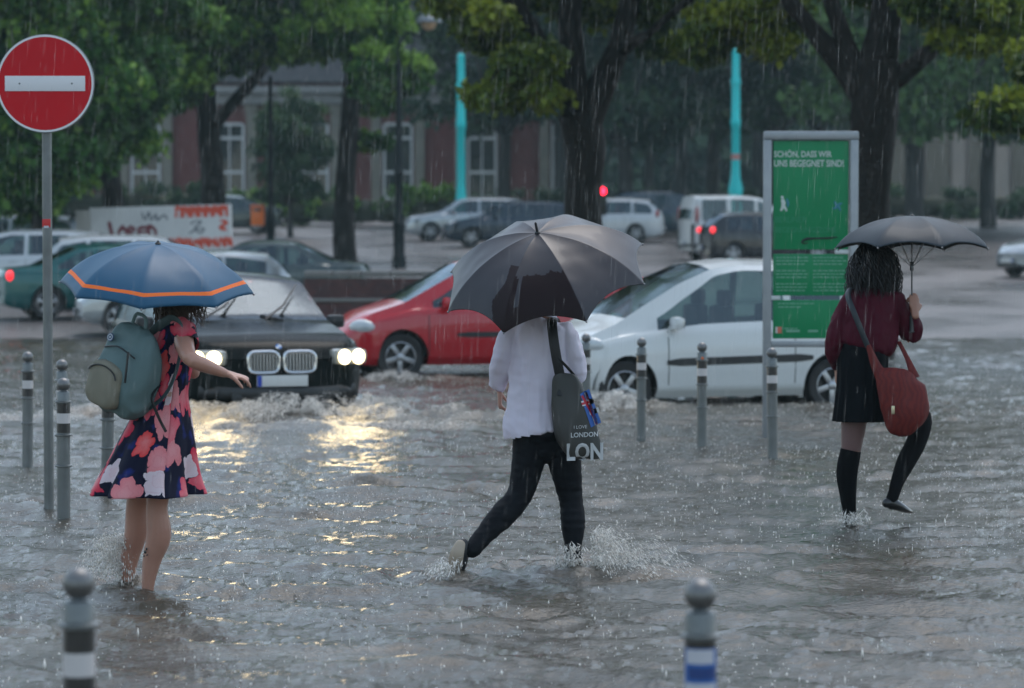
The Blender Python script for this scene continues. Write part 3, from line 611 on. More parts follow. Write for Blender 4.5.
# turquoise pipes on posts
teal = mat('turquoise_paint', (.015, .66, .64), .5, noise=(1.5, .5, (.01, .56, .56)))
for (u, v0, v1, D, w_, lab) in ((461, 55, 228, 100, 8.5, 'turquoise painted post left of the forked tree'), (735.5, 50, 205, 98, 8.5, 'turquoise painted post rising behind the white van')):
    k_ = D / F; t = thing('turquoise_post', lab, 'post', (P(u, v1, D).x, D, ground_z(D)), 0, 'turquoise posts across the square')
    zt = P(u, v0, D).z - ground_z(D); r = w_ * k_ / 2
    zb = P(u, 203 if u < 500 else 186, D).z - ground_z(D)
    m_ = MB(); m_.lathe([(r * 2.1, -.1), (r * 2.1, .15), (r * 1.65, .3), (r * 1.6, zb - .25), (r * 1.7, zb - .1), (r * 1.15, zb + .25), (r * 1.0, zb + .6)], 18); m_.build('base_sleeve', teal, t)
    m_ = MB(); m_.lathe([(r, zb + .55), (r, zt * .6), (r * 1.15, zt * .6 + .03), (r * 1.15, zt * .6 + .25), (r, zt * .6 + .28), (r, zt - 1.2), (r * 1.12, zt - 1.18), (r * 1.12, zt - 1), (r * .9, zt - .95), (r * .85, zt), (r * .5, zt + .05), (.01, zt + .06)], 18); m_.build('shaft', teal, t)
    if u > 500: m_ = MB(); m_.lathe([(r * 1.03, zb + .9), (r * 1.03, zb + 1.1)], 18, caps=False); m_.build('warning_band', mat('band_pinkish', (.5, .22, .2), .5), t)

# lamp posts
iron = mat('black_iron', (.006, .010, .012), .6, spec=.2)
def lamp_post(u, vb, vt, lab, arm=None, w_=9, D=None):
    D = D or D_of(vb); k_ = D / F; t = thing('street_lamp', lab, 'street lamp', (P(u, vb, D).x, D, ground_z(D))); zt = P(u, vt, D).z - ground_z(D); r = w_ * k_ / 2
    m_ = MB(); m_.lathe([(r * 1.7, -.05), (r * 1.7, .25), (r * 1.35, .35), (r * 1.35, 1.15), (r * 1.5, 1.2), (r * .95, 1.35), (r * .9, zt * .45), (r * 1.15, zt * .45 + .05), (r * .85, zt * .45 + .12), (r * .6, zt)], 16); m_.build('post', iron, t)
    if arm:
        m_ = MB(); ax, az = arm; sg = 1 if ax > 0 else -1
        m_.tube([(0, 0, zt - .3), (0, 0, zt + .35), (ax * .3, 0, zt + .75), (ax * .8, 0, zt + .7), (ax, 0, az + .55), (ax, 0, az + .42)], .035, 10, 4); m_.tube([(0, 0, zt - .7), (ax * .35, 0, zt - .3), (ax * .5, 0, zt + .7)], .02, 8, 4); m_.build('bracket_arm', iron, t)
        l = MB(); M = Matrix.Translation((ax, 0, az)); l.lathe([(.05, .45), (.09, .35), (.13, .28), (.30, .16), (.36, .08), (.36, .04), (.20, .06)], 20, M=M); h = l.build('lamp_hood', mat('lamp_hood_grey', (.20, .22, .24), .35, metal=.2), t)
        l = MB(); l.ball((ax, 0, az + .02), (.21, .21, .2), 18, 12); l.build('lamp_globe', mat('amber_globe', (.55, .36, .20), .25, spec=.7), h)
    return t
D1 = D_of(268); lamp_post(399, 268, 60, 'black lamp post with a hooded lantern on a side arm', (P(429, 0, D1).x - P(399, 0, D1).x, P(429, 24, D1).z - ground_z(D1)), 8.5)
D2 = D_of(258); lamp_post(271, 258, 76, 'thin dark post between the leaning tree and the slim tree', None, 6.5)
D3 = D_of(238); lamp_post(112, 238, 62, 'distant lamp post with a small lantern left of the leaning tree', (P(134, 0, D3).x - P(112, 0, D3).x, P(134, 76, D3).z - ground_z(D3)), 5)

# orange litter bin on a post
D = D_of(236); k_ = D / F; t = thing('litter_bin', 'small orange litter bin near the graffiti wall', 'litter bin', (P(257, 0, D).x, D, ground_z(D)))
zz = lambda v: P(257, v, D).z - ground_z(D)
m_ = MB(); m_.box((0, 0, (zz(206) + zz(227)) / 2), (.48, .38, abs(zz(206) - zz(227)) - .1), bev=.06); m_.build('bin_body', mat('bin_orange', (.85, .17, .01), .4), t)
m_ = MB(); m_.box((0, 0, zz(206) - .01), (.52, .42, .10), bev=.04); m_.build('lid', mat('bin_orange_lid', (.75, .14, .01), .4), t)
m_ = MB(); m_.box((0, -.193, zz(210)), (.28, .01, .1), bev=.004); m_.build('slot', black_band, t)
m_ = MB(); m_.tube([(0, .2, -.05), (0, .2, zz(208))], .03, 10); m_.build('post', iron, t)
# grey cabinet-like low car-height block behind it is a parked trailer bed
# low brick wall with a stone cap
D = 47.0; k_ = D / F; x0, x1 = P(303, 0, D).x, P(560, 0, D).x; zt = P(400, 272, D).z - GZ
t = thing('low_wall', 'low dark red brick wall with a pale stone cap behind the red hatchback', 'wall', ((x0 + x1) / 2, D, GZ))
m_ = MB(); m_.box((0, .15, zt / 2 - .06), (x1 - x0, .3, zt - .1)); wm = mat('dark_brick', (.09, .028, .028), .6); nt = wm.node_tree
tc = nt.nodes.new('ShaderNodeTexCoord'); mp = nt.nodes.new('ShaderNodeMapping'); mp.inputs['Rotation'].default_value = (R(90), 0, 0); br = nt.nodes.new('ShaderNodeTexBrick'); br.inputs['Scale'].default_value = 4.2
br.inputs['Color1'].default_value = (.10, .030, .028, 1); br.inputs['Color2'].default_value = (.06, .022, .024, 1); br.inputs['Mortar'].default_value = (.07, .055, .05, 1); br.inputs['Mortar Size'].default_value = .015
nt.links.new(tc.outputs['Object'], mp.inputs[0]); nt.links.new(mp.outputs[0], br.inputs['Vector']); nt.links.new(br.outputs[0], nt.nodes['Principled BSDF'].inputs['Base Color'])
m_.build('wall', wm, t)
m_ = MB(); zs = P(400, 300, D).z - GZ; m_.box((0, -.02, zs), (x1 - x0, .06, .06), bev=.01); m_.build('ledge', mat('cap_stone', (.20, .19, .18), .5), t)
m_ = MB(); n = 9
for i in range(n): wd = (x1 - x0 + .1) / n; m_.box((-(x1 - x0) / 2 + wd * (i + .5), .15, zt - .03), (wd - .012, .38, .09), bev=.012)
m_.build('stone_cap', MAT['cap_stone'], t)
# mural wall with graffiti
D = 66.0; k_ = D / F; x0, x1 = P(90, 0, D).x, P(232, 0, D).x; gz = ground_z(D); zt = P(160, 206, D).z - gz
t = thing('graffiti_wall', 'white painted wall with dark red and orange graffiti behind the blue umbrella', 'wall', ((x0 + x1) / 2, D, gz)); L = x1 - x0
M = Matrix.Translation((0, 0, 0)) @ Matrix.Rotation(R(-1.5), 4, 'Y')
m_ = MB(); m_.box((0, .12, zt / 2), (L, .24, zt), 0, M, .02); m_.build('wall', mat('dirty_white', (.64, .64, .62), .6, noise=(1.3, .5, (.48, .48, .47))), t)
m_ = MB(); m_.box((-L / 2 - .18, .1, zt / 2 - .05), (.34, .34, zt - .1), bev=.02); m_.build('end_post', mat('end_post_concrete', (.34, .33, .30), .8), t)
g = MB()
def stroke(pts, r, mi):
    q = MB(); q.tube([(p[0], 0, p[1]) for p in pts], [r * rs_.uniform(.7, 1.2) for _ in pts], 6, 4, mi, round_=True)
    for v in q.v: v = Vector(v); v.y = -.004 + v.y * .06; g.v.append(M @ v)
    o = len(g.v) - len(q.v); g.f += [[o + i for i in f] for f in q.f]; g.m += [mi] * len(q.f)
rs_ = random.Random(9); cx = lambda u: P(u, 0, D).x - (x0 + x1) / 2; cz = lambda v: P(160, v, D).z - gz
G = lambda pts, r, mi: stroke([(cx(u), cz(v)) for u, v in pts], r, mi)
G([(110, 222), (112, 232), (115, 243), (106, 246), (101, 240)], .05, 0); G([(104, 241), (113, 238), (125, 236), (140, 242)], .04, 0)
G([(123, 226), (119, 232), (123, 238), (128, 232), (123, 226)], .05, 0); G([(129, 238), (130, 226), (135, 229), (130, 232), (136, 237), (130, 239)], .045, 0); G([(146, 227), (140, 228), (140, 237), (147, 236)], .045, 0); G([(140, 232), (146, 231)], .04, 0); G([(150, 238), (149, 226), (155, 229), (156, 235), (150, 237)], .045, 0); G([(153, 240), (160, 243), (170, 242)], .03, 0)
for (u, ch) in ((180, 'M'), (187, 'O'), (195, 'R'), (203, 'T'), (210, 'A'), (218, 'S'), (225, 'S')):
    for v in ((212,) if u > 0 else ()):
        for _ in range(3): G([(u - 2.5 + rs_.uniform(-.8, .8), v + 5), (u - 2 + rs_.uniform(-1, 1), v - 5), (u + 1 + rs_.uniform(-1, 1), v + rs_.uniform(-2, 3)), (u + 3, v - 5 + rs_.uniform(0, 2)), (u + 3 + rs_.uniform(-.8, .8), v + 5)], .026, 1)
for u in (172, 180, 188, 197, 205, 213, 222, 228):
    for _ in range(3): G([(u - 3, 247 + rs_.uniform(-1, 2)), (u - 1, 240 + rs_.uniform(-2, 2)), (u + 2, 246 + rs_.uniform(-2, 2)), (u + 3, 239), (u + 4, 247)], .026, 1)
G([(143, 213), (146, 219), (150, 212), (152, 220), (157, 214), (158, 220), (165, 215), (168, 219)], .022, 2); G([(192, 224), (197, 222), (202, 223), (195, 229), (203, 229)], .022, 2); G([(190, 234), (196, 231), (201, 234), (205, 230)], .02, 2); G([(222, 222), (228, 224), (221, 229), (226, 231)], .04, 1)
g.build('graffiti', [mat('paint_maroon', (.16, .02, .03), .6), mat('paint_vermilion', (.62, .07, .03), .6), mat('paint_grey', (.14, .15, .17), .6)], t)
# traffic light beside the forked trunk
D = 78.0; gz = ground_z(D); t = thing('traffic_light', 'traffic light showing red at the right edge of the forked trunk', 'traffic light', (P(602.5, 0, D).x, D, gz)); zz = lambda v: P(600, v, D).z - gz
m_ = MB(); m_.tube([(-.05, .1, -.05), (-.05, .1, zz(186))], .05, 12); m_.build('post', galv, t)
m_ = MB(); m_.box((0, 0, zz(200)), (.24, .2, .85), bev=.05)
for v in (191, 200, 209): m_.tube([(0, -.1, zz(v)), (0, -.24, zz(v) - .01)], [.105, .11], 14, caps=False)
h = m_.build('signal_head', black_band, t)
m_ = MB(); m_.ball((.0, -.105, zz(191)), (.095, .03, .095), 16, 8); m_.build('red_lens', mat('red_signal', (.6, .01, .01), .3, emit=(1, .01, .03), estr=7), h)
m_ = MB(); [m_.ball((0, -.1, zz(v)), (.095, .03, .095), 16, 8) for v in (200, 209)]; m_.build('unlit_lens', mat('unlit_lens', (.03, .035, .02), .3), h)
# ================================================================ CARS
rubber = mat('tyre_rubber', (.015, .015, .016), .6); trim = mat('black_trim', (.018, .019, .02), .45); alloy = mat('alloy', (.42, .43, .45), .3, metal=.75)
cabin_m = mat('cabin_interior', (.03, .032, .034), .8); seat_m = mat('car_seat', (.05, .05, .055), .8); chrome = mat('chrome', (.7, .72, .74), .12, metal=1)
gl_green = glass_mat('green_window_glass', (.42, .55, .50), .06); gl_dark = glass_mat('dark_window_glass', (.16, .20, .20), .05); gl_bright = glass_mat('windscreen_glass', (.28, .37, .40), .0)
lens_clear = mat('lamp_lens', (.50, .54, .56), .12, spec=.8, coat=1); lens_red = mat('tail_lens', (.32, .006, .01), .2, coat=1); plate_m = mat('plate_white', (.62, .63, .62), .4)
lit_head = mat('lit_headlight', (.9, .8, .6), .3, emit=(1, .76, .42), estr=3.2); lit_tail = mat('lit_tail', (.6, .02, .02), .3, emit=(1, .02, .03), estr=1.1); lit_dim = mat('halo_ring', (.9, .8, .6), .3, emit=(1, .84, .5), estr=3)
def paint(name, c, metal=.0, rough=.22): return mat(name, c, rough, metal=metal, coat=.5)
def lerp(a, b, t): return a + (b - a) * t
class Shape:
    """half width, roof line, belt line of a car seen as functions of x (front = +L/2)"""
    def __init__(s, L, W, top, belt, zb=.2, bow=.14, roofk=.72, cowl=.86):
        s.L, s.W, s.top, s.belt, s.zb, s.bow, s.roofk, s.cowl = L, W, np.array(top, float), np.array(belt, float), zb, bow, roofk, cowl; s.H = max(s.top[:, 1])
    def zt(s, x):
        return sum(np.interp(x + d, s.top[:, 0], s.top[:, 1]) for d in (-.05, -.025, 0, .025, .05)) / 5
    def zbelt(s, x): return min(np.interp(x, s.belt[:, 0], s.belt[:, 1]), s.zt(x) - .02)
    def hw(s, x):
        q = abs(x) / (s.L / 2); return s.W / 2 * (1 - .04 * q ** 2 - .20 * max(0, (q - .78) / .22) ** 2.6)
    def zbot(s, x):
        q = abs(x) / (s.L / 2); return s.zb + .10 * max(0, (q - .84) / .16) ** 2
    def ring(s, x):
        w_, zb, zt, zl = s.hw(x), s.zbot(x), s.zt(x), s.zbelt(x); cab = min(1, max(0, (zt - zl - .02) / (s.H - zl) * 1.05)); wr = w_ * lerp(s.cowl, s.roofk, cab)
        return [(0, zb), (.55 * w_, zb), (.90 * w_, zb), (.975 * w_, zb + .09), (w_, lerp(zb, zl, .40)), (w_ * .995, lerp(zb, zl, .70)), (w_ * .972, lerp(zb, zl, .92)), (w_ * .94, zl),
                (lerp(w_ * .925, w_ * .925, cab), zl + .025 * cab), (lerp(w_ * .90, wr + .05, cab), lerp(zl + .004, zt - .085, cab)), (wr, zt - .032 * cab - .004 * (1 - cab)), (.6 * wr, zt + .008 * cab + .006), (0, zt + .025 * cab + .016)]
    SUB = [2, 2, 3, 5, 5, 4, 2, 1, 4, 2, 3, 3]
    def pt(s, x, y, z):                       # plan bow of the nose and tail
        q = abs(x) / (s.L / 2); y_ = abs(y) / (s.W / 2); x2 = x - math.copysign(1, x) * s.bow * y_ ** 2.4 * max(0, (q - .45) / .55) ** 2
        return (x2, y, z)
    def side_y(s, x, z):
        r = s.ring(x)
        for (a, b) in zip(r[2:8], r[3:9]):
            if a[1] <= z <= b[1] + 1e-6: return lerp(a[0], b[0], (z - a[1]) / max(1e-6, b[1] - a[1]))
        return r[5][0]
def car(name, label, cat_, S, loc, yaw, body_m, win, wheels, wr=.31, glass=gl_green, rear_glass=None, parts=(), group=None, spokes=5, lit=(), hl=None, tl=None, moulding=None, seats=True, mirror=.0, roof_rails=False, step=.045, bumper_black=False, rim=None, plates=True, handles=None):
    """win: dict cowl, roof_front, roof_rear, tail (rear glass base), side ranges [(x0,x1)...]"""
    t = thing(name, label, cat_, loc, yaw, group); L, W = S.L, S.W; arch = wr + .055
    keys = sorted(set([round(v, 4) for v in [win['cowl'], win['rf'], win['rr'], win['tail']] + [e for r in win['side'] for e in r]]))
    xs = list(np.linspace(-L / 2, L / 2, int(L / step) + 1)); xs = [x for x in xs if min([abs(x - k) for k in keys] + [9]) > step * .45] + keys; xs.sort()
    rows = []
    for x in xs:
        r = S.ring(x); pr = []
        for (a, b), n in zip(zip(r[:-1], r[1:]), S.SUB):
            for j in range(n): pr.append((lerp(a[0], b[0], j / n), lerp(a[1], b[1], j / n)))
        pr.append(r[-1]); rows.append(pr)
    nv = len(rows[0]); bnd = np.cumsum([0] + S.SUB)          # index of each key ring point
    body = MB(); panes = {}; 
    def vert(i, j, sg):
        x = xs[i]; y, z = rows[i][j]; 
        if (i, j) in rim_v:
            wx = rim_v[(i, j)]; dx, dz = x - wx, max(z - wr, -.12); d = math.hypot(dx, dz)
            if d > 0: x = wx + dx / d * arch; z = wr + dz / d * arch
            if dz < 0: z = rows[i][j][1]
        return S.pt(x, y * sg, z)
    cut = set(); rim_v = {}
    for i in range(len(xs) - 1):
        for j in range(bnd[2], bnd[7]):
            for wx in wheels:
                if math.hypot((xs[i] + xs[i + 1]) / 2 - wx, (rows[i][j][1] + rows[i][j + 1][1]) / 2 - wr) < arch: cut.add((i, j)); [rim_v.setdefault(q, wx) for q in ((i, j), (i + 1, j), (i, j + 1), (i + 1, j + 1))]
    for (i, j) in list(rim_v):
        if all(q in cut for q in ((i, j), (i - 1, j), (i, j - 1), (i - 1, j - 1))): del rim_v[(i, j)]
    for sg in (1, -1):
        V = [vert(i, j, sg) for i in range(len(xs)) for j in range(nv)]
        Fb = []; Fg = {}
        for i in range(len(xs) - 1):
            xm = (xs[i] + xs[i + 1]) / 2
            for j in range(nv - 1):
                f = (i * nv + j, (i + 1) * nv + j, (i + 1) * nv + j + 1, i * nv + j + 1)
                zm = (rows[i][j][1] + rows[i][j + 1][1]) / 2
                if (i, j) in cut: continue
                key = None
                if bnd[8] <= j < bnd[9]:
                    for k, (a, b) in enumerate(win['side']):
                        if a < xm < b: key = ('side_window', sg, k)
                if j >= bnd[10]:
                    if win['rf'] < xm < win['cowl']: key = ('windscreen', 0, 0)
                    elif win['tail'] < xm < win['rr']: key = ('rear_window', 0, 0)
                (Fg.setdefault(key, []) if key else Fb).append(f)
        body.add(V, Fb)
        for k, fs in Fg.items():
            used = sorted(set(i for f in fs for i in f)); mp_ = {u: n for n, u in enumerate(used)}
            panes.setdefault(k, MB()).add([V[u] for u in used], [[mp_[i] for i in f] for f in fs])
        for e in (0, len(xs) - 1):                            # nose and tail faces
            pts = [V[e * nv + j] for j in range(nv)]; zt = pts[-1][2]; zb_ = pts[0][2]
            c = [S.pt(xs[e], 0, p[2]) for p in pts]; m_ = [tuple((Vector(p) + Vector(q)) / 2 + Vector((math.copysign(.018, xs[e]), 0, 0))) for p, q in zip(pts, c)]; c = [(q[0] + math.copysign(.02, xs[e]), 0, q[2]) for q in c]
            body.add(pts + m_ + c, [(j, j + 1, nv + j + 1, nv + j) for j in range(nv - 1)] + [(nv + j, nv + j + 1, 2 * nv + j + 1, 2 * nv + j) for j in range(nv - 1)])
    bo = body.build('body', [body_m], t)
    bm = bmesh.new(); bm.from_mesh(bo.data); bmesh.ops.remove_doubles(bm, verts=bm.verts[:], dist=.0008); bmesh.ops.recalc_face_normals(bm, faces=bm.faces[:]); bm.to_mesh(bo.data); bm.free()
    bo.data.polygons.foreach_set('use_smooth', [True] * len(bo.data.polygons)); bo.data.set_sharp_from_angle(angle=R(32))
    for k, mb_ in panes.items():
        g = glass if k[0] == 'side_window' else (rear_glass or glass) if k[0] == 'rear_window' else win.get('screen', gl_bright); mb_.build(k[0], g, t, smooth='all')
        # black rubber around the side glass
    # cabin interior, seats, arch liners
    ic = MB(); fl = S.zb + .1; x0, x1 = min(win['tail'], win['rr']) + .05, win['cowl'] - .05; zl = S.zbelt((x0 + x1) / 2)
    ic.box(((x0 + x1) / 2, 0, (fl + zl) / 2 - .02), (x1 - x0, W * .80, zl - fl - .04), bev=.03); ic.box((x1 - .12, 0, zl + .0), (.36, W * .74, .10), bev=.04)
    io = ic.build('interior', cabin_m, t)
    if seats:
        for sx in [(win['cowl'] + win['rf']) / 2 - .75] + ([(win['cowl'] + win['rf']) / 2 - 1.6] if win['rf'] - win['rr'] > 1.3 or L > 3.9 else []):
            for sy in (-.36, .36):
                s_ = MB(); s_.box((sx, sy, zl + .02), (.14, .44, .34), 0, Matrix.Identity(4), .05); s_.box((sx - .03, sy, zl + .27), (.10, .24, .17), bev=.04); s_.build('seat', seat_m, t)
        s_ = MB(); s_.tube([((win['cowl'] - .42) + .08 * math.sin(a), -.0 + (.36) + .18 * math.cos(a), zl + .04 + .17 * math.sin(a)) for a in np.linspace(0, 2 * math.pi, 17)], .014, 6, caps=False); s_.build('steering_wheel', trim, t)
    for wx in wheels:
        for sg in (1, -1):
            al = MB()
            n = 14; yo = W / 2 * .955; yi = W / 2 * .55; V = [(wx + arch * math.cos(math.pi * j / n), sg * y, wr + arch * math.sin(math.pi * j / n)) for y in (yo, yi) for j in range(n + 1)]
            al.add(V, [(j, j + 1, n + 2 + j, n + 1 + j) for j in range(n)]); al.add([(wx + arch * math.cos(math.pi * j / n), sg * yi, wr + arch * math.sin(math.pi * j / n)) for j in range(n + 1)], [tuple(range(n + 1))]); al.build('arch_liner', trim, t)
    # wheels
    for wx in wheels:
        for sg in (1, -1):
            yc = sg * (W / 2 * .955 - .10); M = Matrix.Translation((wx, yc, wr)) @ Matrix.Rotation(R(-90 * sg), 4, 'X')
            e = MB(); e.lathe([(wr * .66, -.09), (wr * .92, -.10), (wr * .985, -.085), (wr, -.04), (wr, .04), (wr * .985, .085), (wr * .92, .10), (wr * .66, .09), (wr * .64, .05)], 30, M=M, caps=False)
            wo = thing('wheel', None, None); wo.parent = t
            e.build('tyre', rubber, wo)
            e = MB(); e.lathe([(wr * .66, -.08), (wr * .66, .085), (wr * .62, .09), (wr * .60, .05), (wr * .60, -.02)], 30, M=M, caps=False)
            e.lathe([(wr * .16, -.02), (wr * .16, .075), (wr * .10, .085), (.001, .086)], 16, M=M, caps=False)
            for k in range(spokes):
                a = 2 * math.pi * k / spokes + .3; Ms = M @ Matrix.Rotation(a, 4, 'Z'); e.box((wr * .37, 0, .052), (wr * .52, wr * (.20 if spokes < 7 else .12), .03), 0, Ms, .008)
            e.build('rim', rim or alloy, wo)
            e = MB(); e.lathe([(.001, .0), (wr * .6, .0)], 20, M=M, caps=False); e.build('brake_disc', mat('brake_dark', (.03, .03, .03), .5), wo)
    # side mouldings, door gaps, handles
    def strip(xa, xb, z, h, proud, m, nm, n=20, zf=None):
        for sg in (1, -1):
            q = MB(); V = []
            for i in range(n + 1):
                x = lerp(xa, xb, i / n); zz_ = z if zf is None else zf(x); hh = h * min(1, .55 + 5 * min(i, n - i) / n)
                for dz, pr in ((-hh / 2, -.002), (-hh / 2 * .8, proud), (hh / 2 * .8, proud), (hh / 2, -.002)):
                    V.append(S.pt(x, sg * (S.side_y(x, zz_ + dz) + pr), zz_ + dz))
            q.add(V, [(4 * i + j, 4 * i + 4 + j, 4 * i + 5 + j, 4 * i + 1 + j) for i in range(n) for j in range(3)]); q.build(nm, m, t)
    if moulding: strip(moulding[0], moulding[1], moulding[2], moulding[3], .012, trim, 'side_moulding', zf=(lambda x: moulding[2] + (moulding[4] if len(moulding) > 4 else 0) * (x - moulding[0])))
    for gx_ in win.get('gaps', []):
        for sg in (1, -1):
            q = MB()
            za, zb_ = S.zb + .13, S.zbelt(gx_) - .005; V = []
            for i in range(9):
                z = lerp(za, zb_, i / 8); y = S.side_y(gx_, z) + .0015; V += [S.pt(gx_ - .005, sg * y, z), S.pt(gx_ + .005, sg * y, z)]
            q.add(V, [(2 * i, 2 * i + 1, 2 * i + 3, 2 * i + 2) for i in range(8)]); q.build('door_gap', trim, t)
    for hx in (handles if handles is not None else [g + .28 for g in win.get('gaps', [])[:-1]]):
        for sg in (1, -1):
            z = S.zbelt(hx) - .10; h_ = MB(); h_.box((hx, sg * (S.side_y(hx, z) + .014), z), (.17, .024, .028), bev=.009); h_.build('door_handle', body_m, t)
    # mirrors
    for sg in (1, -1):
        mx = win['cowl'] - .50 + mirror; z = S.zbelt(mx) + .07; y = S.hw(mx) * .95; m_ = MB(); m_.box((mx, sg * (y + .10), z), (.11, .20, .14), bev=.05); m_.box((mx + .01, sg * (y + .01), z - .05), (.07, .10, .035), bev=.012)
        mo = m_.build('mirror', win.get('mirror_m', body_m), t)
        m_ = MB(); m_.box((mx - .055, sg * (y + .10), z), (.006, .155, .10), bev=.002); m_.build('mirror_glass', chrome, mo)
    # lamps
    for sg in (1, -1):
        if hl:
            hx, hy, hz, sx, sy, sz = hl; c = S.pt(hx, sg * hy, hz); M = Matrix.Translation(c) @ Matrix.Rotation(R(-38 * sg), 4, 'Z'); m_ = MB(); m_.ball((0, 0, 0), (sx, sy, sz), 20, 12, 0, M); ho = m_.build('headlight', lens_clear, t)
            m_ = MB(); m_.ball((sx * .55, 0, 0), (sx * .5, sy * .42, sz * .6), 12, 8, 0, M); m_.build('lamp_reflector', chrome if 'head' not in lit else lit_head, ho)
        if tl:
            hx, hy, hz, sx, sy, sz = tl; c = S.pt(hx, sg * hy, hz); M = Matrix.Translation(c) @ Matrix.Rotation(R(30 * sg), 4, 'Z'); m_ = MB(); m_.ball((0, 0, 0), (sx, sy, sz), 16, 10, 0, M); m_.build('tail_light', lit_tail if 'tail' in lit else lens_red, t)
    xf, xr = L / 2 + .02, -L / 2 - .02
    if plates:
        for x_, sg in ((xf, 1), (xr, -1)):
            zz_ = .42 if sg > 0 else .50; m_ = MB(); m_.box((x_ + sg * .012, 0, zz_), (.012, .52, .11), bev=.004); po = m_.build('number_plate', plate_m, t)
            m_ = MB(); m_.box((x_ + sg * .0195, sg * .235, zz_), (.003, .045, .105)); m_.build('blue_band', mat('plate_blue', (.02, .06, .4), .4), po, smooth=False)
    m_ = MB(); m_.box((xf - .005, 0, .30), (.04, W * .52, .11), bev=.02); m_.build('lower_grille', trim, t)
    if bumper_black:
        for x_, sg in ((L / 2, 1), (-L / 2, -1)):
            m_ = MB(); m_.tube([S.pt(sg * (L / 2 - .30), -S.hw(L / 2 - .3) - .005, .42), S.pt(sg * (L / 2 - .05), -S.hw(L / 2 - .05) * .98, .42), S.pt(sg * (L / 2 + .02), 0, .42), S.pt(sg * (L / 2 - .05), S.hw(L / 2 - .05) * .98, .42), S.pt(sg * (L / 2 - .30), S.hw(L / 2 - .3) + .005, .42)], [(.05, .03)] * 5, 8, 5, side=(0, 0, 1)); m_.build('bumper_strip', trim, t)
    if roof_rails:
        for sg in (1, -1):
            m_ = MB(); xa, xb = win['rr'] + .1, win['rf'] - .2; m_.tube([(lerp(xa, xb, i / 8), sg * (S.hw(0) * S.roofk - .02), S.zt(lerp(xa, xb, i / 8)) + (.045 if 0 < i < 8 else .0)) for i in range(9)], .016, 8, 2); m_.build('roof_rail', mat('rail_grey', (.2, .2, .21), .4, metal=.6), t)
    return t
def at(u, D, dz=0): return (P(u, 300, D).x, D, ground_z(D) + dz)

# ---- dark estate driving at us, headlights on
dark = mat('dark_grey_paint', (.010, .013, .013), .14, spec=.3, bump=(70, .35, .003)); dark.node_tree.nodes['Principled BSDF'].inputs['IOR'].default_value = 1.16
S = Shape(4.62, 1.95, [(-2.31, .74), (-2.25, 1.0), (-2.0, 1.30), (-1.75, 1.45), (-.9, 1.50), (0, 1.50), (.35, 1.46), (1.05, 1.06), (1.25, 1.01), (1.9, .92), (2.15, .84), (2.27, .74), (2.31, .66)],
          [(-2.31, .92), (-1.5, .98), (0, .94), (1.05, .94), (2.31, .80)], bow=.20)
yaw = R(-90 + 19); fx = P(281, 300, 28.2).x; hd = Vector((math.cos(yaw), math.sin(yaw), 0)); cloc = Vector((fx, 28.2, 0)) - hd * 2.31
win_ = dict(cowl=1.12, rf=.36, rr=-1.74, tail=-2.16, side=[(-1.9, -1.2), (-1.12, -.28), (-.2, .78)], gaps=[-1.15, -.24, .86], screen=gl_bright, mirror_m=trim)
t = car('estate_car', 'dark grey estate driving towards the viewer through the flood with both headlights lit', 'car', S, (cloc.x, cloc.y, GZ - .03), yaw, dark, win_, (-1.4, 1.42), .33, gl_dark, parts=(), tl=(-2.22, .76, .92, .04, .07, .05), lit=('tail',), spokes=7, plates=False)
MCAR = Matrix.Translation((cloc.x, cloc.y, GZ - .03)) @ Matrix.Rotation(yaw, 4, 'Z')
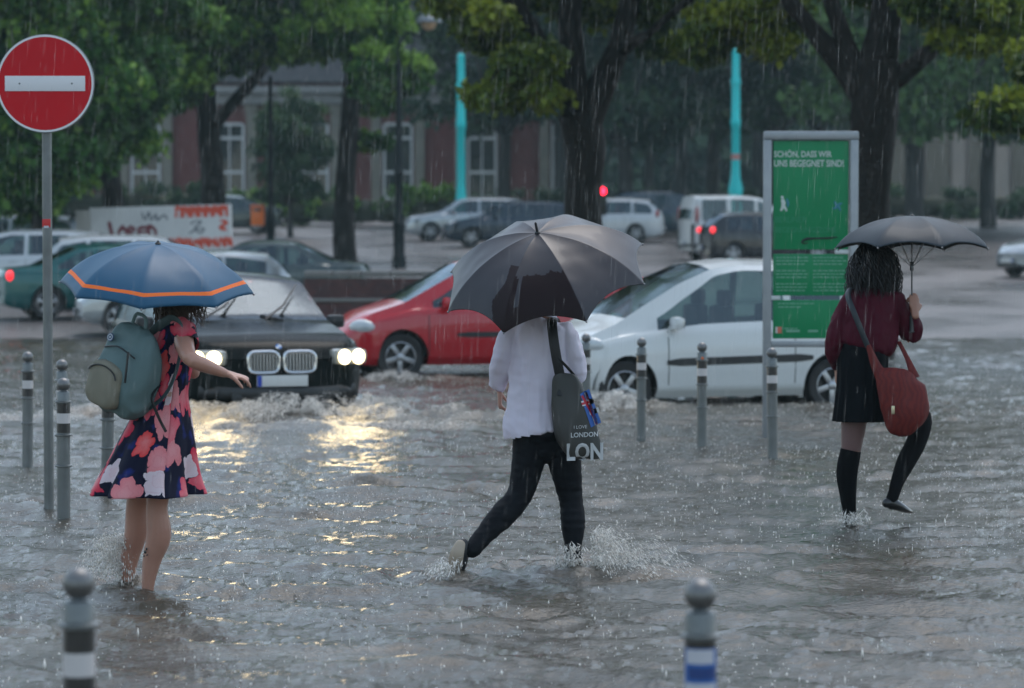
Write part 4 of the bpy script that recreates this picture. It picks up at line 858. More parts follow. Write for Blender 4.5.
for sg in (1, -1):
    c = Vector(S.pt(2.20, sg * .71, .70)); M = Matrix.Translation(c) @ Matrix.Rotation(R(-24 * sg if sg < 0 else -24), 4, 'Z') if False else Matrix.Translation(c) @ Matrix.Rotation(R(20 * sg), 4, 'Z')
    m_ = MB(); m_.box((0.03, 0, 0), (.16, .42, .165), 0, M, .06); ho = m_.build('headlight', mat('headlamp_glass', (.32, .31, .27), .12, coat=1), t)
    for k, yy in enumerate((-.085, .085)):
        m_ = MB(); m_.ball((.108, yy, .0), (.022, .056, .056), 16, 10, 0, M); m_.build('lamp_projector', lit_head if (sg > 0) or k == 0 else lit_head, ho)
        m_ = MB(); m_.tube([(.113, yy + .068 * math.cos(a), .068 * math.sin(a)) for a in np.linspace(0, 2 * math.pi, 17)], .008, 6, 1, 0, M, caps=False); m_.build('halo', lit_dim, ho)
    # the lamp's own beam
    l = bpy.data.lights.new('headlight_beam', 'SPOT'); l.energy = 11; l.color = (1, .78, .45); l.spot_size = R(80); l.spot_blend = .8; l.shadow_soft_size = .33
    lo_ = bpy.data.objects.new('headlight_beam', l); col.objects.link(lo_); lo_.parent = t; lo_.location = c + Vector((.28, 0, 0)); lo_.rotation_euler = Vector((-1, 0, .045)).to_track_quat('Z', 'Y').to_euler()
    # kidney grille half: chrome ring with slats
    M = Matrix.Translation((2.335, sg * .185, .66)) @ Matrix.Rotation(R(-3 * sg), 4, 'Z'); m_ = MB(); ring = []
    for a in np.linspace(0, 2 * math.pi, 29): ca, sa = math.cos(a), math.sin(a); ring.append((0, .16 * math.copysign(abs(ca) ** .45, ca), .105 * math.copysign(abs(sa) ** .55, sa)))
    m_.tube(ring, .016, 8, 1, 0, M, caps=False); gr = m_.build('grille', chrome, t)
    m_ = MB(); m_.box((-.012, 0, 0), (.012, .30, .20), 0, M); m_.build('grille_backing', black_band, gr)
    m_ = MB(); [m_.box((.0, -.13 + .0325 * k, 0), (.02, .010, .19), 0, M) for k in range(9)]; m_.build('grille_slats', chrome, gr)
    m_ = MB(); c = S.pt(2.29, sg * .66, .36); m_.ball(c, (.05, .09, .05), 14, 8); m_.build('fog_lamp', trim, t)
    # wiper
    m_ = MB(); m_.tube([(1.17, sg * .62 - .30, 1.045), (1.05, sg * .35 - .25, 1.09)], .012, 6)
    m_.tube([(1.15, -.55 + (.68 if sg > 0 else 0), 1.05), (.95, -.25 + (.62 if sg > 0 else 0), 1.19), (.60, .0 + (.60 if sg > 0 else 0), 1.40)], [.014, .013, .008], 6); m_.build('wiper', trim, t)
m_ = MB(); M = Matrix.Translation((2.20, 0, .80)) @ Matrix.Rotation(R(52), 4, 'Y'); m_.lathe([(.001, .012), (.040, .012), (.040, 0)], 24, M=M, caps=False); ro = m_.build('badge', black_band, t)
m_ = MB()
for k in range(4):
    V = [(0, 0, .0145)] + [(.030 * math.cos(R(90 * k + 10 * j)), .030 * math.sin(R(90 * k + 10 * j)), .0145) for j in range(10)]; m_.add(V, [(0, j, j + 1) for j in range(1, 10)], k % 2, M)
m_.build('badge_roundel', [mat('roundel_blue', (.05, .2, .55), .3), mat('roundel_white', (.75, .75, .75), .3)], ro, smooth=False)
m_ = MB(); m_.box((2.365, 0, .475), (.012, .52, .11), bev=.004); po = m_.build('number_plate', plate_m, t)
m_ = MB(); m_.box((2.3725, -.235, .475), (.003, .045, .105)); m_.build('blue_band', mat('plate_blue', (.02, .06, .4), .4), po, smooth=False)
m_ = MB(); m_.tube([S.pt(2.25, -.8, .37), (2.33, -.4, .35), (2.345, 0, .35), (2.33, .4, .35), S.pt(2.25, .8, .37)], [(.06, .02)] * 5, 8, 5, side=(0, 0, 1)); m_.build('air_intake', trim, t)
CARFOAM.append((P(350, 400, 27.3).x, 27.5, 2.35, .30, .07, .9, -.03)); CARFOAM.append((P(255, 400, 27.6).x, 27.7, 3.4, .24, .07, .9, .05)); CARFOAM.append((P(60, 400, 27).x, 27.2, 1.5, .22, .06, .9, .02)); CARFOAM.append((P(150, 400, 28.5).x, 28.6, 1.1, .4, .05, .8, .1)); CARFOAM.append((P(390, 400, 26.3).x, 26.2, 1.7, .25, .04, .8, .06))

# ---- white small hatchback
white = paint('white_paint', (.66, .68, .68), 0, .2)
S = Shape(3.62, 1.66, [(-1.81, .70), (-1.78, .95), (-1.64, 1.29), (-1.47, 1.52), (-.9, 1.59), (-.2, 1.605), (.14, 1.57), (.52, 1.41), (1.12, 1.06), (1.28, .97), (1.6, .86), (1.74, .76), (1.81, .62)],
          [(-1.81, .98), (-1, .98), (.3, .94), (1.1, .86), (1.81, .74)], bow=.24, roofk=.76)
a = R(19); yaw = math.pi + a; hd = Vector((math.cos(yaw), math.sin(yaw), 0)); side = Vector((-hd.y, hd.x, 0))   # left of the car
wf = Vector((P(626, 380, 29.4).x, 29.4, 0)); c = wf - side * .80 - hd * 1.17
win_ = dict(cowl=1.16, rf=.16, rr=-1.46, tail=-1.72, side=[(-1.42, -.78), (-.70, .06), (.06, .62)], gaps=[-.74, .70], screen=gl_green)
win_['side'] = [(-1.42, -.72), (-.64, .80)]
t = car('hatchback', 'small white hatchback with a black side strip standing in the flood behind the green board', 'car', S, (c.x, c.y, GZ + .0), yaw, white, win_, (-1.20, 1.17), .295, gl_green, moulding=(-.95, .72, .60, .085, -.02), hl=(1.62, .68, .75, .16, .06, .085), tl=(-1.70, .68, .98, .08, .10, .2), spokes=5, handles=[-.48], mirror=-.02)
m_ = MB(); m_.tube([(.05, -.2, 1.54), (-.12, -.2, 1.66)], .006, 6); m_.build('aerial', trim, t)
CARFOAM.append((wf.x - .15, 29.0, .75, .5, .06, .9, .12)); CARFOAM.append((wf.x + 1.6, 29.5, 1.7, .35, .02, .5, .33))

# ---- red hatchback
red = paint('red_paint', (.46, .012, .022), .0, .2)
S = Shape(3.95, 1.66, [(-1.97, .74), (-1.93, 1.0), (-1.75, 1.30), (-1.55, 1.43), (-.9, 1.50), (.1, 1.50), (.34, 1.45), (1.10, 1.02), (1.22, .97), (1.65, .85), (1.85, .72), (1.97, .58)],
          [(-1.97, .98), (-1, .96), (.3, .92), (1, .90), (1.97, .72)], bow=.2, roofk=.74)
a = R(15); yaw = math.pi + a; hd = Vector((math.cos(yaw), math.sin(yaw), 0)); side = Vector((-hd.y, hd.x, 0))
wf = Vector((P(401, 352, 35.6).x, 35.6, 0)); c = wf - side * .80 - hd * 1.22
win_ = dict(cowl=1.15, rf=.36, rr=-1.56, tail=-1.88, side=[(-1.5, -.62), (-.54, .80)], gaps=[-.58, .86], screen=gl_green)
t = car('hatchback', 'red hatchback with a black side strip between the dark estate and the black umbrella', 'car', S, (c.x, c.y, GZ + .07), yaw, red, win_, (-1.24, 1.22), .30, gl_green, moulding=(-.95, .50, .58, .07), hl=(1.76, .67, .68, .18, .085, .10), tl=(-1.86, .66, 1.0, .08, .1, .2), spokes=5, handles=[-.44])
CARFOAM.append((wf.x + .2, 35.0, 1.4, .4, .03, .5, .05))

# ---- parked and background cars
teal_p = paint('teal_paint', (.0, .085, .085), .3); silver = paint('silver_paint', (.36, .39, .41), .5); dblue = paint('dark_blue_paint', (.02, .035, .055), .4); blackp = paint('black_paint', (.006, .007, .011), .0); grn_d = paint('dark_green_grey_paint', (.05, .07, .072), .4); whit2 = paint('pale_paint', (.5, .53, .55), .1)
sedan = Shape(4.45, 1.74, [(-2.22, .76), (-2.18, .96), (-1.55, 1.02), (-1.15, 1.20), (-.75, 1.38), (-.3, 1.42), (.2, 1.41), (.45, 1.35), (1.05, 1.0), (1.2, .95), (1.9, .84), (2.12, .74), (2.22, .58)], [(-2.22, .92), (-1, .94), (1, .90), (2.2, .74)], bow=.16)
wsed = dict(cowl=1.10, rf=.42, rr=-.78, tail=-1.52, side=[(-1.15, -.45), (-.37, .85)], gaps=[-1.1, -.41, .95])
estate = Shape(4.6, 1.78, [(-2.3, .76), (-2.26, 1.0), (-2.05, 1.25), (-1.85, 1.43), (-1.2, 1.49), (0, 1.49), (.35, 1.44), (1.05, 1.02), (1.2, .97), (1.95, .86), (2.18, .76), (2.3, .58)], [(-2.3, .96), (-1, .96), (1, .92), (2.3, .76)], bow=.18)
west = dict(cowl=1.10, rf=.36, rr=-1.86, tail=-2.2, side=[(-2.0, -1.3), (-1.22, -.36), (-.28, .85)], gaps=[-1.26, -.32, .95])
hatch = Shape(3.9, 1.68, [(-1.95, .76), (-1.92, 1.0), (-1.72, 1.25), (-1.45, 1.42), (-.8, 1.47), (-.1, 1.46), (.2, 1.40), (.95, 1.0), (1.1, .95), (1.6, .84), (1.83, .74), (1.95, .58)], [(-1.95, .98), (-1, .96), (1, .90), (1.95, .74)], bow=.2)
what = dict(cowl=1.02, rf=.2, rr=-1.46, tail=-1.86, side=[(-1.42, -.66), (-.58, .72)], gaps=[-.62, .8])
van = Shape(4.05, 1.83, [(-2.02, .8), (-2.0, 1.3), (-1.96, 1.76), (-1.85, 1.84), (-.5, 1.86), (.1, 1.82), (.35, 1.72), (.95, 1.12), (1.1, 1.05), (1.75, .92), (1.92, .8), (2.02, .6)], [(-2.02, 1.10), (-1, 1.10), (1, 1.02), (2.02, .8)], bow=.14, roofk=.82)
wvan = dict(cowl=1.02, rf=.34, rr=-1.97, tail=-2.01, side=[(-1.75, -.95), (-.82, -.1), (0.0, .78)], gaps=[-.88, -.05, .88])
mpv = Shape(4.5, 1.82, [(-2.25, .78), (-2.22, 1.1), (-2.05, 1.45), (-1.85, 1.6), (-1, 1.66), (0, 1.65), (.4, 1.55), (1.15, 1.1), (1.3, 1.03), (1.95, .88), (2.15, .78), (2.25, .6)], [(-2.25, 1.02), (-1, 1.02), (1, .96), (2.25, .78)], bow=.18, roofk=.78)
wmpv = dict(cowl=1.2, rf=.42, rr=-1.88, tail=-2.16, side=[(-2.0, -1.2), (-1.12, -.3), (-.22, .95)], gaps=[-1.16, -.26, 1.0])
GP = 'cars parked or passing behind the flooded junction'
def near_to(u, v, D=None):
    D = D or D_of(v); return (P(u, v, D).x, D, ground_z(D))
BG = [  # name, label, shape, windows, paint, (u, D), yaw deg, wheels, extra
 ('saloon_car', 'teal saloon with red tail lamp behind the no-entry post', sedan, wsed, teal_p, (110, 55.8), 18, (-1.35, 1.4), dict(tl=(-2.12, .70, .84, .07, .13, .10), lit=('tail',), hl=(1.95, .62, .72, .2, .1, .08))),
 ('hatchback', 'silver car whose front bumper shows below the blue umbrella', hatch, what, silver, (186, 51), 190, (-1.22, 1.22), dict(hl=(1.6, .6, .74, .2, .1, .09))),
 ('estate_car', 'white estate close behind the teal saloon at the left edge', estate, west, whit2, (18, 62.5), 180, (-1.4, 1.4), dict(hl=(2.0, .62, .74, .2, .1, .08))),
 ('estate_car', 'pale estate with dark windows farthest back at the left edge', estate, west, silver, (2, 76), 183, (-1.4, 1.4), dict(roof_rails=True)),
 ('estate_car', 'white-roofed car behind the right side of the blue umbrella', estate, west, whit2, (150, 59), 8, (-1.4, 1.4), dict()),
 ('saloon_car', 'dark green-grey saloon behind the dark estate and low wall', sedan, wsed, grn_d, (262, 58), 178, (-1.35, 1.4), dict()),
 ('estate_car', 'silver car behind the lamp post, partly hidden by the dark blue one', estate, west, silver, (468, 100), 187, (-1.4, 1.4), dict(hl=(2.0, .62, .74, .2, .1, .09))),
 ('estate_car', 'dark blue estate above the black umbrella tip', estate, west, dblue, (512, 94), 184, (-1.4, 1.4), dict(hl=(2.0, .62, .74, .22, .12, .10))),
 ('estate_car', 'white estate right of the forked trunk', estate, west, whit2, (597, 98), 174, (-1.4, 1.4), dict(tl=(-2.2, .72, .98, .06, .09, .13))),
 ('people_carrier', 'dark blue people carrier between the white estate and the white van', mpv, wmpv, dblue, (668, 104), 10, (-1.4, 1.4), dict(tl=(-2.15, .74, 1.0, .06, .1, .2))),
 ('van', 'white van with tall red tail lamps behind the black hatchback', van, wvan, white, (748, 83.5), 15, (-1.3, 1.35), dict(tl=(-1.95, .80, 1.30, .05, .06, .26), bumper_black=True)),
 ('hatchback', 'black hatchback with glowing tail lamp left of the green board', hatch, what, blackp, (768, 80), 11, (-1.22, 1.22), dict(tl=(-1.84, .62, .98, .07, .20, .09), lit=('tail',))),
 ('saloon_car', 'silver car cut off at the right edge of the photo', hatch, what, silver, (1070, 73), 206, (-1.22, 1.22), dict(hl=(1.6, .6, .74, .2, .1, .09))),
 ('saloon_car', 'grey saloon far back beyond the orange litter bin', sedan, wsed, grn_d, (224, 108), 178, (-1.35, 1.4), dict()),
]
for nm, lab, sh, wn_, pm, (u, D), yw, wh, ex in BG:
    car(nm, lab, 'van' if nm == 'van' else 'car', sh, at(u, D), R(yw), pm, wn_, wh, .31, gl_green if pm not in (dblue, blackp) else gl_dark, group=GP, step=.08, **ex)
# ================================================================ PEOPLE
skin = mat('skin', (.50, .27, .20), .34, noise=(6, .6, (.42, .21, .16)))
for m_ in (skin,): m_.node_tree.nodes['Principled BSDF'].inputs['Subsurface Weight'].default_value = .08; m_.node_tree.nodes['Principled BSDF'].inputs['Subsurface Radius'].default_value = (.02, .008, .004)
skin_far = mat('skin_tan', (.40, .20, .14), .45)
def V3(*a): return Vector(a)
def hand(mb, wrist, dirv, palm_n, curl=.35, sc_=1.0, thumb_side=1, spread=.16):
    """palm, four unequal fingers and a thumb leaving the side of the palm; curl bends towards palm_n"""
    f = Vector(dirv).normalized(); n = Vector(palm_n); n = (n - f * n.dot(f)).normalized(); s_ = f.cross(n) * thumb_side
    w_ = Vector(wrist); PL = .085 * sc_
    mb.tube([w_ - f * .02, w_ + f * .015, w_ + f * PL * .55, w_ + f * PL], [(.026 * sc_, .019 * sc_), (.027 * sc_, .018 * sc_), (.038 * sc_, .014 * sc_), (.037 * sc_, .011 * sc_)], 12, 3, side=s_, round_=True)
    for i, (off, ln) in enumerate(((.029, .070), (.010, .078), (-.009, .073), (-.027, .057))):
        base = w_ + f * (PL - .012) + s_ * off * sc_; d = (f + s_ * (off / .03) * spread).normalized(); pts = [base]; ang = curl * (.8 + .12 * i)
        for seg, q in enumerate((.42, .32, .26)):
            a = ang * (seg + .6); dd = (d * math.cos(a) + n * math.sin(a)).normalized(); pts.append(pts[-1] + dd * ln * q * sc_)
        mb.tube(pts, [.0095 * sc_, .0088 * sc_, .008 * sc_, .0066 * sc_], 8, 2, round_=True)
    b = w_ + f * .018 + s_ * .022 * sc_; t1 = (s_ * .75 + f * .75 + n * .25).normalized(); t2 = (s_ * .35 + f + n * (.3 + curl)).normalized()
    mb.tube([b, b + t1 * .038 * sc_, b + t1 * .038 * sc_ + t2 * .030 * sc_, b + t1 * .038 * sc_ + t2 * .054 * sc_], [.014 * sc_, .0115 * sc_, .010 * sc_, .008 * sc_], 8, 2, round_=True)
def head(mb, c, face, up=(0, 0, 1), r=.088):
    f = Vector(face).normalized(); u = Vector(up); u = (u - f * u.dot(f)).normalized(); s_ = f.cross(u); c = Vector(c)
    M = Matrix.Translation(c) @ Matrix((f, s_, u)).transposed().to_4x4()
    mb.ball((-.008, 0, .018), (.098, .077, .105), 22, 16, 0, M); mb.ball((.022, 0, -.055), (.066, .055, .066), 18, 12, 0, M); mb.ball((.055, 0, -.100), (.022, .022, .018), 12, 8, 0, M)
    mb.tube([(.080, 0, .020), (.100, 0, -.010), (.108, 0, -.028), (.088, 0, -.038)], [.008, .011, .015, .008], 10, 3, 0, M, round_=True)
    mb.tube([(.076, -.022, -.064), (.087, 0, -.062), (.076, .022, -.064)], [(.005, .008)] * 3, 8, 3, 0, M, round_=True)
    for k in (1, -1):
        mb.tube([(.070, k * .014, .030), (.076, k * .034, .036), (.062, k * .056, .030)], [.008, .009, .006], 8, 3, 0, M, round_=True)
        mb.tube([(-.004, k * .076, .022), (-.016, k * .086, .018), (-.014, k * .084, -.012), (-.002, k * .076, -.026)], [(.010, .006)] * 4, 8, 3, 0, M, round_=True)
    return M
def eyes(parent, M):
    e = MB(); [e.ball((.074, k * .032, .010), (.012, .013, .009), 12, 8, 0, M) for k in (1, -1)]; [e.ball((.0835, k * .032, .010), (.0035, .006, .006), 10, 6, 1, M) for k in (1, -1)]
    e.build('eyes', [mat('eye_white', (.6, .58, .55), .2), mat('iris', (.05, .03, .02), .2)], parent)
def strands(parent, M, n, length, wave, rad, m, seed, spread=.05, xmin=-.09, back=True, thick=1.0, down=Vector((0, 0, -1)), blow=Vector((0, 0, 0)), core=0):
    rs = random.Random(seed); h = MB(); Mr = M.to_3x3()
    h.ball((-.014, 0, .026), (.106, .087, .108), 22, 14, 0, M)
    if core:
        c0 = M @ Vector((-.03, 0, .01)); h.tube([c0, c0 + down * length * .5, c0 + down * length * .85, c0 + down * length * 1.0], [(.10 * core, .085 * core), (.125 * core, .085 * core), (.115 * core, .07 * core), (.07 * core, .04 * core)], 24, 4, side=tuple(M.to_3x3() @ Vector((0, 1, 0))), round_=True)
        for i_, v_ in enumerate(h.v): v_ = Vector(v_); h.v[i_] = v_ + mnoise.noise_vector(Vector((v_.x * 22, v_.y * 22, v_.z * 8))) * .016
    for i in range(n):
        th = rs.uniform(R(50), R(310)); ph = rs.uniform(R(5), R(98)); 
        p = Vector((-.012 + .106 * math.sin(ph) * math.cos(th), .088 * math.sin(ph) * math.sin(th), .022 + .110 * math.cos(ph)))
        if p.x > .05 and p.z < .05: continue
        out = (Mr @ Vector((p.x + .012, p.y, 0))).normalized() if (abs(p.x) + abs(p.y)) > .01 else Vector((1, 0, 0)); w0 = M @ p; L_ = length * rs.uniform(.55, 1.05); pts = [w0]; a0 = rs.uniform(0, 6.28); fq = rs.uniform(9, 16); k = 9; sp = spread * rs.uniform(.3, 1.3)
        for j in range(1, k):
            s_ = j / (k - 1); q = w0 + out * (sp * math.sin(min(1, s_ * 1.3) * 1.57) + .01) + down * L_ * s_ + blow * s_ * s_ * rs.uniform(.3, 1.2)
            q = q + Vector((math.cos(a0 + fq * s_), math.sin(a0 + fq * s_), 0)) * wave * s_ ** .5; pts.append(q)
        h.tube(pts, [rad * thick, rad * 1.1, rad, rad, rad * .9, rad * .85, rad * .7, rad * .5, rad * .15], 5, 2)
    return h.build('hair', m, parent, smooth='all', fix=False)
def foot_shoe(mb, ankle, toe_dir, L_=.25, w_=.045, up=(0, 0, 1)):
    f = Vector(toe_dir).normalized(); a = Vector(ankle); u = Vector(up); s_ = f.cross(u).normalized(); u = s_.cross(f).normalized()
    mb.tube([a - f * .055 - u * .045, a + f * .02 - u * .05, a + f * .10 - u * .058, a + f * (L_ - .07) - u * .066], [(.034, .034), (.036, .038), (w_, .030), (w_ * .72, .018)], 12, 3, side=s_, round_=True)
def lofted(rings, n=48):                       # rings: (centre, rx, ry, yaw, wave amp, wave n, phase)
    return rings
hair_dark = mat('hair_dark_brown', (.022, .013, .009), .42, spec=.5); hair_brown = mat('hair_brown', (.055, .030, .018), .42); hair_black = mat('hair_black', (.011, .009, .010), .4, spec=.5)

def umbrella(name, lab, apex, axis, Rr, depth, cmats, spin=0, stripe=None, shaft=.62, ferr=.03, n=8, bend=62, scal=.07, hook=True, grip_m=None, roll=0, soak_fn=None):
    """apex: world point of the crown; axis: up direction of the shaft"""
    ax = Vector(axis).normalized(); q = ax.to_track_quat('Z', 'Y')
    t = thing(name, lab, 'umbrella', apex); t.rotation_mode = 'QUATERNION'; t.rotation_quaternion = q @ Matrix.Rotation(spin, 4, 'Z').to_quaternion()
    B = R(bend); ns, nt_ = (22, 12) if not soak_fn else (80, 44)
    def rib(k, s): a = 2 * math.pi * k / n; r = Rr * math.sin(s * B) / math.sin(B); return Vector((r * math.cos(a), r * math.sin(a), -depth * (1 - math.cos(s * B)) / (1 - math.cos(B))))
    c = MB(); V = []; Fc = []; Mi = []
    for k in range(n):
        o = len(V)
        for i in range(ns + 1):
            s = i / ns
            for j in range(nt_ + 1):
                u = j / nt_; sc_ = 1 - scal * 4 * u * (1 - u) * (s ** 3) ; ss = max(0.0, s * sc_); p = rib(k, ss).lerp(rib(k + 1, ss), u)
                p += Vector((p.x, p.y, 0)) * (.035 * 4 * u * (1 - u) * (1 - s * .7)); p.z -= .018 * 4 * u * (1 - u) * math.sin(s * 3.14) * Rr
                V.append(p)
        for i in range(ns):
            for j in range(nt_):
                a = o + i * (nt_ + 1) + j; Fc.append((a, a + nt_ + 1, a + nt_ + 2, a + 1)); sm = (i + .5) / ns
                Mi.append(1 if stripe and stripe[0] < sm < stripe[1] else (soak_fn(k, sm, (j + .5) / nt_) if soak_fn else 0))
    c.v = V; c.f = Fc; c.m = Mi; co = c.build('canopy', cmats, t, smooth='all', fix=False)
    bm = bmesh.new(); bm.from_mesh(co.data); bmesh.ops.remove_doubles(bm, verts=bm.verts[:], dist=.0004); bmesh.ops.recalc_face_normals(bm, faces=bm.faces[:]); bm.to_mesh(co.data); bm.free()
    me = co.data; me.polygons.foreach_set('use_smooth', [True] * len(me.polygons))
    for v in me.vertices:                      # slack cloth
        v.co += Vector((0, 0, 1)) * .0025 * mnoise.noise(v.co * 11)
    so = co.modifiers.new('thickness', 'SOLIDIFY'); so.thickness = .0016; so.offset = 0
    for k in range(n):
        r_ = MB(); r_.tube([rib(k, i / 10) + Vector((0, 0, -.006)) for i in range(11)], .0022, 6); r_.tube([rib(k, .5) + Vector((0, 0, -.008)), Vector((.01 * math.cos(2 * math.pi * k / n), .01 * math.sin(2 * math.pi * k / n), -depth - .10))], .0022, 6)
        tip = rib(k, 1.0); r_.ball(tip, .0055, 8, 6); r_.build('rib', mat('rib_steel', (.25, .25, .26), .3, metal=.8), t)
    s_ = MB(); s_.tube([(0, 0, 0), (0, 0, -shaft)], .0052, 10); s_.lathe([(.011, -depth - .13), (.012, -depth - .12), (.012, -depth - .08), (.008, -depth - .075)], 12); s_.build('shaft', mat('shaft_metal', (.08, .08, .085), .3, metal=.7), t)
    f_ = MB(); f_.lathe([(.016, -.004), (.014, .006), (.0075, .010), (.0065, ferr), (.003, ferr + .006), (.0005, ferr + .007)], 14); f_.build('ferrule', grip_m or trim, t)
    g = MB(); g.lathe([(.006, -shaft + .02), (.014, -shaft), (.015, -shaft - .05), (.013, -shaft - .09), (.016, -shaft - .10), (.002, -shaft - .105)], 14) if not hook else g.tube([(0, 0, -shaft + .02), (0, 0, -shaft - .10), (.015, 0, -shaft - .14), (.045, 0, -shaft - .155), (.075, 0, -shaft - .14), (.085, 0, -shaft - .11)], .012, 10, 3, round_=True)
    g.build('handle', grip_m or trim, t); return t

# ---------------- woman in the floral dress -------------------------------------------------
D = 14.1; s = F / D; RT = Vector((P(148, 587, D).x, D, GZ)); L = lambda u, v, dy=0: P(u, v, D + dy) - RT
b = MB(); hc = L(180, 281, .02)
b.tube([L(164, 425), L(164, 405), L(168, 375), L(170, 350), L(174, 332), L(177, 318)], [(.135, .12), (.125, .105), (.105, .09), (.12, .095), (.125, .08), (.055, .05)], 18, 3, side=(.4, -.92, 0), round_=True)
b.tube([L(177, 325), L(179, 308), hc + V3(0, 0, -.03)], [.052, .047, .045], 14, 3)
# near arm reaching out to the right, fingers spread
b.tube([L(183, 331, -.12), L(184, 342, -.20), L(190, 358, -.32), L(205, 365.5, -.29), L(224, 373, -.22)], [.048, .049, .039, .036, .0235], 14, 4, round_=True)
hand(b, L(226, 373.5, -.21), L(246, 378, -.18) - L(226, 373.5, -.21), (.1, .25, -1), .42, .98, -1, .30)
# far arm holding the umbrella shaft
b.tube([L(172, 330, .13), L(180, 355, .2), L(193, 372, .18)], [.045, .042, .036], 12, 3, round_=True); b.tube([L(193, 372, .18), L(184, 352, .06), L(176, 338, -.0)], [.036, .03, .022], 12, 3, round_=True)
# legs, bare, standing in the water
b.tube([L(168, 430, -.06), L(163, 470, -.08), L(157, 505, -.09), L(159, 535, -.07), L(152, 560, -.05), L(148, 586, -.03), L(148, 604, -.03)], [(.085, .085), (.073, .076), (.053, .055), (.062, .067), (.047, .048), (.031, .034), (.031, .034)], 16, 4, round_=True)
b.tube([L(150, 430, .08), L(144, 470, .10), L(137, 505, .12), L(136, 532, .14), L(130, 558, .16), L(127, 583, .17), L(127, 602, .17)], [(.083, .083), (.072, .074), (.055, .056), (.058, .060), (.046, .046), (.032, .035), (.032, .035)], 16, 4, round_=True)
for a in (L(148, 600, -.03), L(127, 598, .17)): foot_shoe(b, a + V3(0, 0, .05), (.9, .35, -.08), .22, .042)
M = head(b, hc, (.85, .45, -.1))
w1 = b.build('person', [skin], None, loc=RT); remesh(w1, .006, 4)
tag(w1, 'person in a floral knee-length dress with arm stretched out, wading bare-legged at the left', 'person')
eyes(w1, M)
strands(w1, M, 700, .29, .010, .0038, hair_brown, 3, .018, blow=V3(.05, 0, .01), core=.72)
# calf tattoo-like dark mark
m_ = MB(); 
for (u, v, r) in ((145, 552, .007), (146.5, 549, .005), (144, 556, .004), (147, 555, .004)): m_.ball(L(u, v, -.112), (r, .004, r * 1.3), 8, 6)
m_.build('leaf_mark', black_band, w1)
